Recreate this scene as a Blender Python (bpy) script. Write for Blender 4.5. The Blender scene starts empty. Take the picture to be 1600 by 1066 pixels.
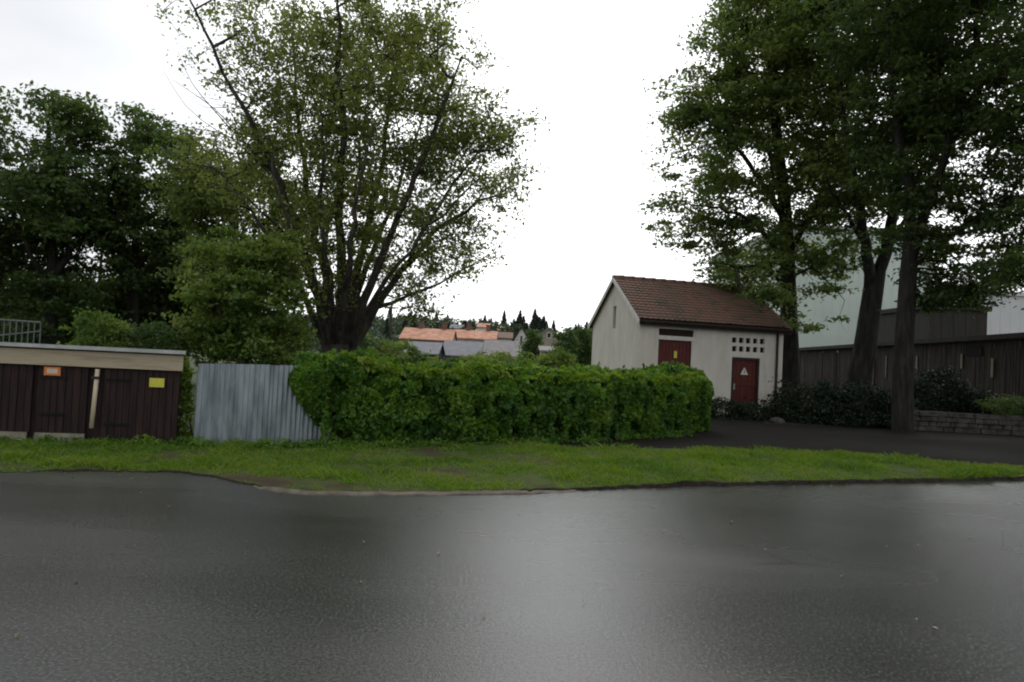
import bpy, math, random
import numpy as np
from mathutils import Vector, Matrix, noise as mn

random.seed(7); rng = np.random.default_rng(7)
S = bpy.context.scene
C = S.collection
R = math.radians

# ------------------------------------------------------------------ camera
EYE, F, CX, CY = 1.75, 1067.0, 800.0, 533.0       # eye height, focal length in photo pixels
PITCH, ROLL = 27 / 1067.0, 0.050
cam_d = bpy.data.cameras.new("camera"); cam = bpy.data.objects.new("camera", cam_d); C.objects.link(cam)
cam_d.sensor_width = 36; cam_d.lens = 36 * F / 1600; cam_d.clip_end = 5000; cam_d.clip_start = 0.05
CAMR = Matrix.Rotation(math.pi / 2 + PITCH, 3, 'X') @ Matrix.Rotation(ROLL, 3, 'Z')
cam.matrix_world = Matrix.Translation((0, 0, EYE)) @ CAMR.to_4x4()
S.camera = cam

# ------------------------------------------------------------------ sky
SUN_EL, SUN_AZ = R(48), R(12)                    # azimuth measured from +y towards +x
w = bpy.data.worlds.new("World"); S.world = w; w.use_nodes = True
nt = w.node_tree; N = nt.nodes; L = nt.links; N.clear()
out = N.new('ShaderNodeOutputWorld'); bg = N.new('ShaderNodeBackground'); bg.inputs[1].default_value = 1.0
sky = N.new('ShaderNodeTexSky'); sky.sky_type = 'NISHITA'; sky.sun_disc = False
sky.sun_elevation = SUN_EL; sky.sun_rotation = SUN_AZ
sc = N.new('ShaderNodeVectorMath'); sc.operation = 'SCALE'; sc.inputs['Scale'].default_value = 0.09
L.new(sky.outputs[0], sc.inputs[0])
tc = N.new('ShaderNodeTexCoord')
mp = N.new('ShaderNodeMapping'); mp.inputs['Scale'].default_value = (1, 1, 2.6); L.new(tc.outputs['Generated'], mp.inputs[0])
cl = N.new('ShaderNodeTexNoise'); cl.inputs['Scale'].default_value = 1.6; cl.inputs['Detail'].default_value = 5; cl.inputs['Roughness'].default_value = .5
L.new(mp.outputs[0], cl.inputs[0])
cr = N.new('ShaderNodeValToRGB'); L.new(cl.outputs[0], cr.inputs[0])
cr.color_ramp.elements[0].position = .34; cr.color_ramp.elements[0].color = (.71, .745, .80, 1)
cr.color_ramp.elements[1].position = .62; cr.color_ramp.elements[1].color = (1.0, 1.0, 1.0, 1)
# the thin bright part of the cloud deck in front of the hidden sun
dot = N.new('ShaderNodeVectorMath'); dot.operation = 'DOT_PRODUCT'; L.new(tc.outputs['Generated'], dot.inputs[0])
e_, a_ = R(22), R(8)
dot.inputs[1].default_value = (math.cos(e_) * math.sin(a_), math.cos(e_) * math.cos(a_), math.sin(e_))
mr = N.new('ShaderNodeMapRange'); mr.interpolation_type = 'SMOOTHERSTEP'
mr.inputs['From Min'].default_value = .72; mr.inputs['From Max'].default_value = 1.0
mr.inputs['To Min'].default_value = .95; mr.inputs['To Max'].default_value = 1.75
L.new(dot.outputs['Value'], mr.inputs['Value'])
ml = N.new('ShaderNodeVectorMath'); ml.operation = 'SCALE'; L.new(cr.outputs[0], ml.inputs[0]); L.new(mr.outputs[0], ml.inputs['Scale'])
mx = N.new('ShaderNodeMix'); mx.data_type = 'RGBA'; mx.inputs[0].default_value = .9
L.new(sc.outputs[0], mx.inputs[6]); L.new(ml.outputs[0], mx.inputs[7]); L.new(mx.outputs[2], bg.inputs[0]); L.new(bg.outputs[0], out.inputs[0])

# ------------------------------------------------------------------ sun, soft behind the cloud
sd = bpy.data.lights.new("sun", 'SUN'); sd.energy = 0.55; sd.angle = R(22); sd.color = (1, .96, .9)
so = bpy.data.objects.new("sun", sd); C.objects.link(so)
to_sun = Vector((math.cos(SUN_EL) * math.sin(SUN_AZ), math.cos(SUN_EL) * math.cos(SUN_AZ), math.sin(SUN_EL)))
so.rotation_euler = to_sun.to_track_quat('Z', 'Y').to_euler(); so.location = (0, 0, 40)

S.view_settings.view_transform = 'Standard'; S.view_settings.look = 'None'
S.view_settings.exposure = 0.15; S.view_settings.gamma = 1
S.cycles.filter_width = 2.0
S.cycles.max_bounces = 8; S.cycles.transmission_bounces = 6

# ------------------------------------------------------------------ pixel -> place
def ray(px, py):
    v = CAMR @ Vector(((px - CX) / F, (CY - py) / F, -1)); return v / v.y
def P(px, py, d):                                  # point at distance d along the view's y
    return Vector((0, 0, EYE)) + ray(px, py) * d
def G(px, py, z=0.0):                              # point on the ground
    r = ray(px, py); return Vector((0, 0, EYE)) + r * ((z - EYE) / r.z)
def foot(px, d, z=0.0):                            # ground point in pixel column px (at the horizon) at distance d
    py = 560 + ROLL * (px - 800); q = P(px, py, d); q.z = z; return q

# ------------------------------------------------------------------ materials
def new_mat(name):
    m = bpy.data.materials.new(name); m.use_nodes = True
    nt = m.node_tree; return m, nt, nt.nodes['Principled BSDF']
def surf(name, cols, scale=4, rough=.8, bump=.3, bscale=40, detail=6, stretch=(1, 1, 1), metal=0, spec=.3, pos=(.35, .65), rough2=None, bdist=.02):
    m, nt, b = new_mat(name); N = nt.nodes; L = nt.links
    t = N.new('ShaderNodeTexCoord'); mp = N.new('ShaderNodeMapping'); mp.inputs['Scale'].default_value = stretch
    L.new(t.outputs['Object'], mp.inputs[0])
    n = N.new('ShaderNodeTexNoise'); n.inputs['Scale'].default_value = scale; n.inputs['Detail'].default_value = detail; n.inputs['Roughness'].default_value = .62
    L.new(mp.outputs[0], n.inputs[0])
    r = N.new('ShaderNodeValToRGB'); L.new(n.outputs[0], r.inputs[0])
    el = r.color_ramp.elements
    while len(el) < len(cols): el.new(.5)
    for i, c in enumerate(cols):
        el[i].position = pos[0] + (pos[1] - pos[0]) * i / max(1, len(cols) - 1); el[i].color = (*c, 1)
    L.new(r.outputs[0], b.inputs['Base Color'])
    b.inputs['Roughness'].default_value = rough; b.inputs['Metallic'].default_value = metal
    b.inputs['Specular IOR Level'].default_value = spec
    if rough2 is not None:
        q = N.new('ShaderNodeMapRange'); q.inputs[1].default_value = .35; q.inputs[2].default_value = .65
        q.inputs[3].default_value = rough; q.inputs[4].default_value = rough2
        n3 = N.new('ShaderNodeTexNoise'); n3.inputs['Scale'].default_value = scale * .6; n3.inputs['Detail'].default_value = 4
        L.new(mp.outputs[0], n3.inputs[0]); L.new(n3.outputs[0], q.inputs[0]); L.new(q.outputs[0], b.inputs['Roughness'])
    if bump:
        n2 = N.new('ShaderNodeTexNoise'); n2.inputs['Scale'].default_value = bscale; n2.inputs['Detail'].default_value = 4
        L.new(mp.outputs[0], n2.inputs[0])
        bu = N.new('ShaderNodeBump'); bu.inputs['Strength'].default_value = bump; bu.inputs['Distance'].default_value = bdist
        L.new(n2.outputs[0], bu.inputs['Height']); L.new(bu.outputs[0], b.inputs['Normal'])
    return m
def leaf(name, cols, trans=.35, rough=.45, nscale=.6, spec=.3):
    """leaves: colour differs from leaf to leaf and from bough to bough; light passes through them"""
    m, nt, b = new_mat(name); N = nt.nodes; L = nt.links
    g = N.new('ShaderNodeNewGeometry'); t = N.new('ShaderNodeTexCoord')
    n = N.new('ShaderNodeTexNoise'); n.inputs['Scale'].default_value = nscale; n.inputs['Detail'].default_value = 2; L.new(t.outputs['Object'], n.inputs[0])
    a = N.new('ShaderNodeMath'); a.operation = 'MULTIPLY_ADD'; a.inputs[1].default_value = .45; L.new(g.outputs['Random Per Island'], a.inputs[0])
    s = N.new('ShaderNodeMath'); s.operation = 'MULTIPLY_ADD'; s.inputs[1].default_value = 1.6; s.inputs[2].default_value = -.55; L.new(n.outputs[0], s.inputs[0]); L.new(s.outputs[0], a.inputs[2])
    r = N.new('ShaderNodeValToRGB'); L.new(a.outputs[0], r.inputs[0]); el = r.color_ramp.elements
    while len(el) < len(cols): el.new(.5)
    for i, c in enumerate(cols): el[i].position = i / (len(cols) - 1); el[i].color = (*c, 1)
    L.new(r.outputs[0], b.inputs['Base Color']); b.inputs['Roughness'].default_value = rough; b.inputs['Specular IOR Level'].default_value = spec
    tr = N.new('ShaderNodeBsdfTranslucent')
    hs = N.new('ShaderNodeHueSaturation'); hs.inputs['Hue'].default_value = .485; hs.inputs['Saturation'].default_value = 1.15; hs.inputs['Value'].default_value = 1.9
    L.new(r.outputs[0], hs.inputs['Color']); L.new(hs.outputs[0], tr.inputs[0])
    mxs = N.new('ShaderNodeMixShader'); mxs.inputs[0].default_value = trans
    L.new(b.outputs[0], mxs.inputs[1]); L.new(tr.outputs[0], mxs.inputs[2]); L.new(mxs.outputs[0], N['Material Output'].inputs[0])
    return m

M = {}
M['bark'] = surf('bark', [(.016, .013, .01), (.042, .036, .029), (.065, .058, .047)], 9, .9, .9, 22, stretch=(1, 1, .22), bdist=.05)
M['bark_old'] = surf('bark_old', [(.009, .008, .006), (.021, .019, .015), (.036, .034, .026)], 8, .9, .9, 20, stretch=(1, 1, .2), bdist=.05)
M['leaf_sparse'] = leaf('leaf_sparse', [(.065, .085, .03), (.11, .145, .04), (.165, .205, .055), (.25, .27, .09)], .5)
M['leaf_maple'] = leaf('leaf_maple', [(.05, .088, .03), (.083, .13, .038), (.13, .18, .05), (.18, .225, .07)], .48)
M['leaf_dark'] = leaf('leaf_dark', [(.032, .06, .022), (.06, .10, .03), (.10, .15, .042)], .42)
M['leaf_bush'] = leaf('leaf_bush', [(.05, .095, .02), (.09, .15, .032), (.15, .21, .05), (.29, .33, .12)], .4)
M['leaf_hedge'] = leaf('leaf_hedge', [(.022, .07, .016), (.06, .14, .024), (.115, .22, .032), (.18, .28, .042)], .38, .4, 1.8)
M['leaf_new'] = leaf('leaf_new', [(.10, .185, .022), (.16, .25, .035), (.26, .32, .06)], .4, .4, 1.5)
M['leaf_shade'] = leaf('leaf_shade', [(.007, .017, .007), (.013, .026, .01), (.02, .036, .014)], .15)  # shade of the trees overhead is put into this leaf colour
M['leaf_far'] = leaf('leaf_far', [(.03, .05, .03), (.045, .07, .035), (.065, .095, .04)], .2)
M['needle'] = leaf('needle', [(.016, .03, .02), (.028, .044, .028), (.04, .06, .034)], .1)
M['grass'] = leaf('grass', [(.05, .115, .012), (.09, .175, .018), (.14, .215, .028), (.19, .20, .06)], .35, .5, .7)
M['twig'] = surf('twig', [(.010, .008, .006), (.024, .02, .015)], 20, .9, .5)
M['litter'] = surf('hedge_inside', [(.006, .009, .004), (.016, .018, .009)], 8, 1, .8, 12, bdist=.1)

# wet asphalt
def asphalt(name, dark, light, r0, r1, coarse=1.0, spec=.5):
    m, nt, b = new_mat(name); N = nt.nodes; L = nt.links
    t = N.new('ShaderNodeTexCoord')
    def nz(sc, det=5, st=(1, 1, 1)):
        mp = N.new('ShaderNodeMapping'); mp.inputs['Scale'].default_value = st; L.new(t.outputs['Object'], mp.inputs[0])
        n = N.new('ShaderNodeTexNoise'); n.inputs['Scale'].default_value = sc; n.inputs['Detail'].default_value = det; L.new(mp.outputs[0], n.inputs[0]); return n
    big = nz(.35, 5, (.45, 1.3, 1)); grit = nz(48, 8); mid = nz(28, 5)
    vor = N.new('ShaderNodeTexVoronoi'); vor.inputs['Scale'].default_value = 110; L.new(t.outputs['Object'], vor.inputs[0])
    r = N.new('ShaderNodeValToRGB'); r.color_ramp.elements[0].position = .3; r.color_ramp.elements[1].position = .75
    r.color_ramp.elements[0].color = (*dark, 1); r.color_ramp.elements[1].color = (*light, 1)
    ad = N.new('ShaderNodeMath'); ad.operation = 'MULTIPLY_ADD'; ad.inputs[1].default_value = 1.5; L.new(grit.outputs[0], ad.inputs[0])
    ad2 = N.new('ShaderNodeMath'); ad2.operation = 'MULTIPLY_ADD'; ad2.inputs[1].default_value = .45; ad2.inputs[2].default_value = -.48; L.new(big.outputs[0], ad2.inputs[0]); L.new(ad2.outputs[0], ad.inputs[2])
    L.new(ad.outputs[0], r.inputs[0])
    sp = N.new('ShaderNodeValToRGB'); sp.color_ramp.elements[0].position = .0; sp.color_ramp.elements[0].color = (1, 1, 1, 1); sp.color_ramp.elements[1].position = .12; sp.color_ramp.elements[1].color = (0, 0, 0, 1)
    v2 = N.new('ShaderNodeTexVoronoi'); v2.inputs['Scale'].default_value = 30; L.new(t.outputs['Object'], v2.inputs[0]); L.new(v2.outputs['Distance'], sp.inputs[0])
    mc = N.new('ShaderNodeMix'); mc.data_type = 'RGBA'; mc.inputs[7].default_value = (.22, .21, .18, 1); L.new(r.outputs[0], mc.inputs[6])
    hf = N.new('ShaderNodeMath'); hf.operation = 'MULTIPLY'; hf.inputs[1].default_value = .55; L.new(sp.outputs[0], hf.inputs[0]); L.new(hf.outputs[0], mc.inputs[0])
    L.new(mc.outputs[2], b.inputs['Base Color'])
    q = N.new('ShaderNodeMapRange'); q.inputs[1].default_value = .35; q.inputs[2].default_value = .68; q.inputs[3].default_value = r0; q.inputs[4].default_value = r1
    L.new(big.outputs[0], q.inputs[0]); L.new(q.outputs[0], b.inputs['Roughness'])
    b.inputs['Specular IOR Level'].default_value = spec
    h = N.new('ShaderNodeMath'); h.operation = 'MULTIPLY_ADD'; h.inputs[1].default_value = .7; L.new(vor.outputs['Distance'], h.inputs[0]); h2 = N.new('ShaderNodeMath'); h2.operation = 'ADD'; L.new(mid.outputs[0], h2.inputs[0]); fine = nz(95, 4); L.new(fine.outputs[0], h2.inputs[1]); L.new(h2.outputs[0], h.inputs[2])
    wp = N.new('ShaderNodeMix'); wp.data_type = 'RGBA'; wp.blend_type = 'ADD'; wp.inputs[0].default_value = .55; wn = nz(1.3, 5); L.new(t.outputs['Object'], wp.inputs[6]); L.new(wn.outputs['Color'], wp.inputs[7])
    ck = N.new('ShaderNodeTexVoronoi'); ck.feature = 'DISTANCE_TO_EDGE'; ck.inputs['Scale'].default_value = .42; L.new(wp.outputs[2], ck.inputs[0])
    cm_ = N.new('ShaderNodeMapRange'); cm_.inputs[1].default_value = .0; cm_.inputs[2].default_value = .008; cm_.inputs[3].default_value = 1; cm_.inputs[4].default_value = 0; L.new(ck.outputs['Distance'], cm_.inputs[0])
    cg = nz(.5, 2); cg2 = N.new('ShaderNodeMapRange'); cg2.inputs[1].default_value = .56; cg2.inputs[2].default_value = .68; L.new(cg.outputs[0], cg2.inputs[0])
    cmm = N.new('ShaderNodeMath'); cmm.operation = 'MULTIPLY'; L.new(cm_.outputs[0], cmm.inputs[0]); L.new(cg2.outputs[0], cmm.inputs[1])
    mk = N.new('ShaderNodeMix'); mk.data_type = 'RGBA'; mk.inputs[7].default_value = (.008, .008, .007, 1); L.new(mc.outputs[2], mk.inputs[6]); L.new(cmm.outputs[0], mk.inputs[0]); L.new(mk.outputs[2], b.inputs['Base Color'])
    bu = N.new('ShaderNodeBump'); bu.inputs['Strength'].default_value = .27 * coarse; bu.inputs['Distance'].default_value = .006
    L.new(h.outputs[0], bu.inputs['Height']); L.new(bu.outputs[0], b.inputs['Normal'])
    return m
M['asphalt'] = asphalt('wet_asphalt', (.010, .0105, .009), (.072, .074, .064), .20, .35, .9, .62)
M['drive'] = asphalt('shaded_asphalt', (.010, .0095, .008), (.034, .031, .026), .7, 1.0, 2.5, .06)  # driveway: tree shade put into the dark tones and weak reflection
M['verge'] = surf('turf', [(.05, .03, .018), (.04, .062, .012), (.07, .10, .016), (.05, .085, .014)], 2.2, .95, .8, 30, pos=(.3, .6), bdist=.04)
M['ground'] = surf('yard_ground', [(.03, .045, .014), (.05, .075, .02), (.045, .04, .025)], .8, .95, .5, 12)
M['hill'] = surf('hill_grass', [(.03, .05, .02), (.05, .075, .03), (.06, .08, .035)], .03, .95, 0)
M['soil'] = surf('soil', [(.012, .009, .007), (.035, .026, .018)], 9, 1, .8, 30, bdist=.04)
M['kerb'] = surf('kerb_concrete', [(.07, .06, .045), (.16, .14, .11)], 5, .8, .5, 40)
M['stucco'] = surf('stucco', [(.43, .40, .345), (.56, .525, .455), (.61, .575, .505), (.655, .62, .55)], 2.2, .92, .3, 60, pos=(.25, .62), stretch=(1, 1, .35), detail=9)
M['white_paint'] = surf('white_paint', [(.55, .52, .48), (.68, .65, .6)], 6, .6, .15)
M['trim_dark'] = surf('dark_trim', [(.02, .014, .012), (.045, .03, .024)], 8, .6, .3)
M['red_door'] = surf('red_painted_wood', [(.06, .012, .009), (.095, .018, .014), (.12, .028, .02)], 7, .55, .3, 30, stretch=(4, 4, .5))
M['brown_door'] = surf('dark_red_wood', [(.05, .015, .01), (.085, .022, .014)], 7, .55, .3, 30, stretch=(4, 4, .5))
M['black'] = surf('dark_opening', [(.004, .004, .004), (.01, .01, .009)], 5, .9, 0)
M['tile'] = surf('roof_tile', [(.11, .055, .042), (.18, .095, .073), (.13, .088, .062), (.08, .068, .042)], 1.5, .75, .4, 40, pos=(.3, .68), detail=8)
M['pale_metal'] = surf('pale_roof_metal', [(.30, .31, .30), (.42, .43, .42)], 6, .45, .1, spec=.5)
M['beige'] = surf('beige_board', [(.28, .235, .165), (.40, .335, .24), (.36, .31, .215)], 2.5, .75, .3, 30, stretch=(.4, 1, 4))
M['brown_board'] = surf('brown_stained_board', [(.010, .004, .004), (.019, .008, .007), (.03, .015, .012)], 5, .7, .5, 30, stretch=(3, 3, .3))
M['concrete'] = surf('pale_concrete', [(.16, .15, .11), (.27, .25, .19)], 5, .85, .4, 40)
M['zinc'] = surf('galvanised_sheet', [(.15, .175, .19), (.25, .285, .31), (.33, .37, .395)], 2.8, .42, .15, 30, metal=.35, spec=.5, stretch=(2, 2, .35))
M['yellow'] = surf('yellow_enamel', [(.48, .46, .05), (.6, .58, .09)], 8, .4, 0)
M['orange'] = surf('orange_plastic', [(.55, .16, .04), (.65, .22, .06)], 8, .4, 0)
M['cream'] = surf('cream_enamel', [(.5, .42, .3), (.6, .5, .38)], 8, .4, 0)
M['ink'] = surf('black_print', [(.012, .012, .012), (.02, .02, .018)], 8, .6, 0)
M['weathered'] = surf('weathered_board_shaded', [(.018, .015, .012), (.036, .030, .024), (.058, .048, .038)], 3, .9, .5, 25, stretch=(3, 3, .25))  # weathered boards, with the trees' shade put into the dark tones
M['tar'] = surf('tarred_roof', [(.015, .015, .014), (.03, .029, .026)], 3, .85, .3)
M['stone'] = surf('grey_stone', [(.03, .028, .024), (.06, .056, .048), (.09, .085, .074)], 3.5, .9, .7, 22, bdist=.04)
M['hall'] = surf('pale_green_sheet', [(.44, .50, .45), (.49, .55, .50)], .4, .6, 0, spec=.4)
M['hall2'] = surf('pale_grey_sheet', [(.50, .51, .51), (.55, .56, .56)], .4, .6, 0)
M['dark_clad'] = surf('dark_cladding', [(.02, .018, .016), (.035, .032, .028)], 2, .8, .3, stretch=(3, 3, .3))
M['orange_tile'] = surf('orange_roof_tile', [(.36, .16, .10), (.5, .25, .16), (.56, .34, .24)], .9, .8, .3, 8)
M['slate'] = surf('slate_roof', [(.11, .115, .135), (.16, .165, .19)], 1.2, .6, .2, 8)
M['slate_warm'] = surf('worn_slate_roof', [(.15, .14, .14), (.22, .205, .2)], 1.2, .7, .2, 8)
M['render_white'] = surf('white_render', [(.5, .5, .46), (.62, .61, .56)], 1, .85, 0)
M['render_tan'] = surf('tan_render', [(.22, .19, .15), (.30, .26, .21)], 1, .85, 0)
M['rail_paint'] = surf('grey_white_paint', [(.10, .11, .11), (.16, .17, .17)], 8, .6, .1)
m_, nt_, b_ = new_mat('window_glass'); b_.inputs['Base Color'].default_value = (.02, .025, .03, 1); b_.inputs['Roughness'].default_value = .08
M['glass'] = m_

# ------------------------------------------------------------------ mesh helpers
def tag(o, label=None, cat=None, group=None, kind=None):
    if label: o['label'] = label
    if cat: o['category'] = cat
    if group: o['group'] = group
    if kind: o['kind'] = kind
    return o
def empty(name, loc, label, cat, group=None):
    o = bpy.data.objects.new(name, None); C.objects.link(o); o.location = loc; o.empty_display_size = .3
    return tag(o, label, cat, group)
class MB:
    def __init__(s): s.v = []; s.f = []
    def add(s, vs, fs):
        b = len(s.v); s.v += [tuple(v) for v in vs]; s.f += [tuple(b + i for i in f) for f in fs]; return s
    def hexa(s, p):                                  # 8 points: bottom ring then top ring
        return s.add(p, [(3, 2, 1, 0), (4, 5, 6, 7), (0, 1, 5, 4), (1, 2, 6, 5), (2, 3, 7, 6), (3, 0, 4, 7)])
    def fbox(s, fr, a0, a1, b0, b1, c0, c1):         # box in a frame
        return s.hexa([fr(a0, b0, c0), fr(a1, b0, c0), fr(a1, b1, c0), fr(a0, b1, c0), fr(a0, b0, c1), fr(a1, b0, c1), fr(a1, b1, c1), fr(a0, b1, c1)])
    def tube(s, pts, rad, n=8, cap=True):
        rings = []; pts = [Vector(p) for p in pts]
        for i, p in enumerate(pts):
            d = (pts[min(i + 1, len(pts) - 1)] - pts[max(i - 1, 0)]).normalized()
            x = d.orthogonal().normalized() if i == 0 else (x - d * x.dot(d)).normalized(); y = d.cross(x)
            r = rad[i] if hasattr(rad, '__len__') else rad
            rings.append([p + (x * math.cos(k * 6.28318 / n) + y * math.sin(k * 6.28318 / n)) * r for k in range(n)])
        fs = []
        for i in range(len(pts) - 1):
            for k in range(n): fs.append((i * n + k, i * n + (k + 1) % n, (i + 1) * n + (k + 1) % n, (i + 1) * n + k))
        if cap: fs.append(tuple(range(n))[::-1]); fs.append(tuple((len(pts) - 1) * n + k for k in range(n)))
        return s.add([q for r in rings for q in r], fs)
    def build(s, name, mat, parent=None, smooth=False, origin=None):
        vs = s.v
        if parent is not None and origin is None: origin = parent['_o'] if '_o' in parent else None
        o0 = Vector(origin) if origin is not None else Vector((0, 0, 0))
        me = bpy.data.meshes.new(name); me.from_pydata([tuple(Vector(v) - o0) for v in vs], [], s.f); me.update()
        me.materials.append(mat)
        if smooth: me.shade_smooth()
        o = bpy.data.objects.new(name, me); C.objects.link(o)
        if parent: o.parent = parent
        elif origin is not None: o.location = o0
        return o
def thing(name, loc, label, cat, group=None):        # children are given in world coordinates, stored relative to loc
    o = empty(name, loc, label, cat, group); o['_o'] = tuple(loc); return o
def npmesh(name, V, Fc, mat, parent=None, smooth=False):
    """V (n,3), Fc (m,k)"""
    me = bpy.data.meshes.new(name); k = Fc.shape[1]
    me.vertices.add(len(V)); me.vertices.foreach_set('co', np.ascontiguousarray(V, dtype=np.float32).ravel())
    me.loops.add(Fc.size); me.loops.foreach_set('vertex_index', np.ascontiguousarray(Fc, dtype=np.int32).ravel())
    me.polygons.add(len(Fc)); me.polygons.foreach_set('loop_start', np.arange(0, Fc.size, k, dtype=np.int32))
    me.update(calc_edges=True); me.materials.append(mat)
    if smooth: me.shade_smooth()
    o = bpy.data.objects.new(name, me); C.objects.link(o)
    if parent: o.parent = parent
    return o
def frame(o, u, v=None):
    o = Vector(o); u = Vector(u).normalized(); v = Vector(v).normalized() if v is not None else Vector((-u.y, u.x, 0))
    return lambda a, b, c: o + u * a + v * b + Vector((0, 0, c))
def unit(v): return v / np.maximum(np.linalg.norm(v, axis=1, keepdims=True), 1e-9)

def leaf_mesh(pos, size, up=.5, jitter=.35, droop=0., width=.55):
    """one folded pointed leaf (4 points, 2 triangles) at every position"""
    n = len(pos)
    nrm = unit(rng.normal(size=(n, 3)) + np.array([0, 0, 1]) * up)
    d = rng.normal(size=(n, 3)); d[:, 2] -= droop; d -= nrm * (d * nrm).sum(1, keepdims=True); d = unit(d)
    s = np.cross(nrm, d)
    L_ = (size * (1 + jitter * rng.normal(size=n)).clip(.45, 1.8))[:, None] if np.ndim(size) == 0 else (size * (1 + jitter * rng.normal(size=n)).clip(.45, 1.8))[:, None]
    base = pos - d * L_ * .5; tip = pos + d * L_ * .5 - nrm * L_ * .08
    l = pos - d * L_ * .05 + s * L_ * width * .5 + nrm * L_ * .13; r = pos - d * L_ * .05 - s * L_ * width * .5 + nrm * L_ * .13
    V = np.stack([base, r, tip, l], 1).reshape(-1, 3)
    i = np.arange(n)[:, None] * 4
    Fc = np.concatenate([i + np.array([[0, 1, 2]]), i + np.array([[0, 2, 3]])], 0)
    return V, Fc

# ------------------------------------------------------------------ trees
def resample(pts, step):
    pts = [Vector(p) for p in pts]; out_ = [pts[0]]
    # Catmull-Rom through the points
    Q = [pts[0] * 2 - pts[1]] + pts + [pts[-1] * 2 - pts[-2]]
    for i in range(1, len(Q) - 2):
        n = max(1, int((Q[i + 1] - Q[i]).length / step))
        for k in range(1, n + 1):
            t = k / n
            out_.append(.5 * ((2 * Q[i]) + (Q[i + 1] - Q[i - 1]) * t + (2 * Q[i - 1] - 5 * Q[i] + 4 * Q[i + 1] - Q[i + 2]) * t * t + (-Q[i - 1] + 3 * Q[i] - 3 * Q[i + 1] + Q[i + 2]) * t ** 3))
    return out_
def make_tree(name, label, base, limbs, blobs, nclus, per, lsize, lmat, bark, group=None, spread=.42, flat=.6, gap=None, gf=1.1, twigs=3, tw=.006, up=.5, seed=1, bare=(), cat='tree', pexp=.48, pr=.0085, pathw=.25):
    """limbs: [(points, r0, r1)], the first is the trunk from the ground; blobs: (centre, (rx, ry, rz), weight)"""
    global rng
    rng = np.random.default_rng(seed)
    base = Vector(base); pos = []; par = []; rad = []; pl = []
    for li, (pts, r0, r1) in enumerate(limbs):
        rs = resample(pts, .4); n = len(rs)
        if li == 0: prev = -1
        else:
            A = np.array(pos); dd = np.linalg.norm(A - np.array(rs[0]), axis=1); prev = int(dd.argmin())
        for i, q in enumerate(rs):
            if li and i == 0 and (Vector(pos[prev]) - q).length < .25: continue
            jit = .02 + .03 * i / n if (i and li) else 0
            qq = q + Vector((random.gauss(0, 1), random.gauss(0, 1), random.gauss(0, 1))) * jit
            pos.append(tuple(qq)); par.append(prev); rad.append(r0 + (r1 - r0) * (i / max(1, n - 1)) ** .8)
            pl.append(0 if prev < 0 else pl[prev] + (Vector(pos[prev]) - qq).length); prev = len(pos) - 1
    nl = len(pos)
    W = np.array([b[2] * b[1][0] * b[1][1] * b[1][2] for b in blobs]); W = W / W.sum()
    pts = []
    off = Vector((seed * 7.3, seed * 3.1, 0))
    while len(pts) < nclus:
        c, r, _ = blobs[rng.choice(len(blobs), p=W)]
        v = rng.normal(size=3); v /= np.linalg.norm(v); v *= rng.random() ** (1 / 2.6)
        q = Vector((c[0] + v[0] * r[0], c[1] + v[1] * r[1], c[2] + v[2] * r[2]))
        if gap is not None and mn.noise(q * gf + off) < gap - .2 * rng.random(): continue
        pts.append(q)
    A0 = np.array(pos); PT = np.array([tuple(q) for q in pts])
    dist = np.array([np.linalg.norm(A0 - p, axis=1).min() for p in PT])
    ordr = np.argsort(dist)
    cap = nl + nclus * 14
    AR = np.zeros((cap, 3)); AR[:nl] = A0; PLn = np.zeros(cap); PLn[:nl] = pl; cnt = nl
    skip = np.zeros(cap); skip[:nl] = np.where(A0[:, 2] < base.z + .22 * (PT[:, 2].max() - base.z), 3.0, 0)
    terms = []
    for oi in ordr:
        p = PT[oi]; dv = AR[:cnt] - p
        d = np.sqrt((dv * dv).sum(1)); cost = d + pathw * PLn[:cnt] * .5 + skip[:cnt] + np.maximum(0, AR[:cnt, 2] - p[2]) * .35
        j = int(cost.argmin()); a = AR[j].copy(); ln = d[j]
        n = max(1, min(12, int(ln / .38))); prev = j
        side = rng.normal(size=3) * ln * .09; side[2] += ln * .06
        for k in range(1, n + 1):
            t = k / n; q = a + (p - a) * t + side * math.sin(math.pi * t) + (rng.normal(size=3) * .03 if k < n else 0)
            if cnt >= cap: break
            AR[cnt] = q; par.append(prev); rad.append(0); PLn[cnt] = PLn[prev] + np.linalg.norm(q - AR[prev]); prev = cnt; cnt += 1
        terms.append(prev)
    par = np.array(par); cntd = np.zeros(cnt)
    for t in terms: cntd[t] += 1
    for i in range(cnt - 1, 0, -1):
        if par[i] >= 0: cntd[par[i]] += cntd[i]
    rr = pr * np.maximum(1, cntd) ** pexp
    rr[:nl] = np.maximum(np.minimum(rr[:nl], np.array(rad[:nl]) * 1.25), np.array(rad[:nl]))
    root = thing(name, base, label, cat, group); b3 = np.array(base)
    # trunk and boughs: one tapered tube per segment, rings shared along chains
    E = [(int(par[i]), i) for i in range(cnt) if par[i] >= 0]
    P0 = AR[[e[0] for e in E]]; P1 = AR[[e[1] for e in E]]; R0 = rr[[e[0] for e in E]]; R1 = rr[[e[1] for e in E]]
    R0 = np.minimum(R0, np.maximum(R1 * 1.5, .004))
    # short bare twigs inside every clump of leaves
    tp = AR[terms]; T = len(tp)
    if twigs:
        td = rng.normal(size=(T * twigs, 3)); td[:, 2] *= .7; td = unit(td) * (spread * (.5 + .7 * rng.random((T * twigs, 1))))
        s0 = np.repeat(tp, twigs, 0); P0 = np.concatenate([P0, s0]); P1 = np.concatenate([P1, s0 + td]); R0 = np.concatenate([R0, np.full(T * twigs, tw)]); R1 = np.concatenate([R1, np.full(T * twigs, tw * .4)])
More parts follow.
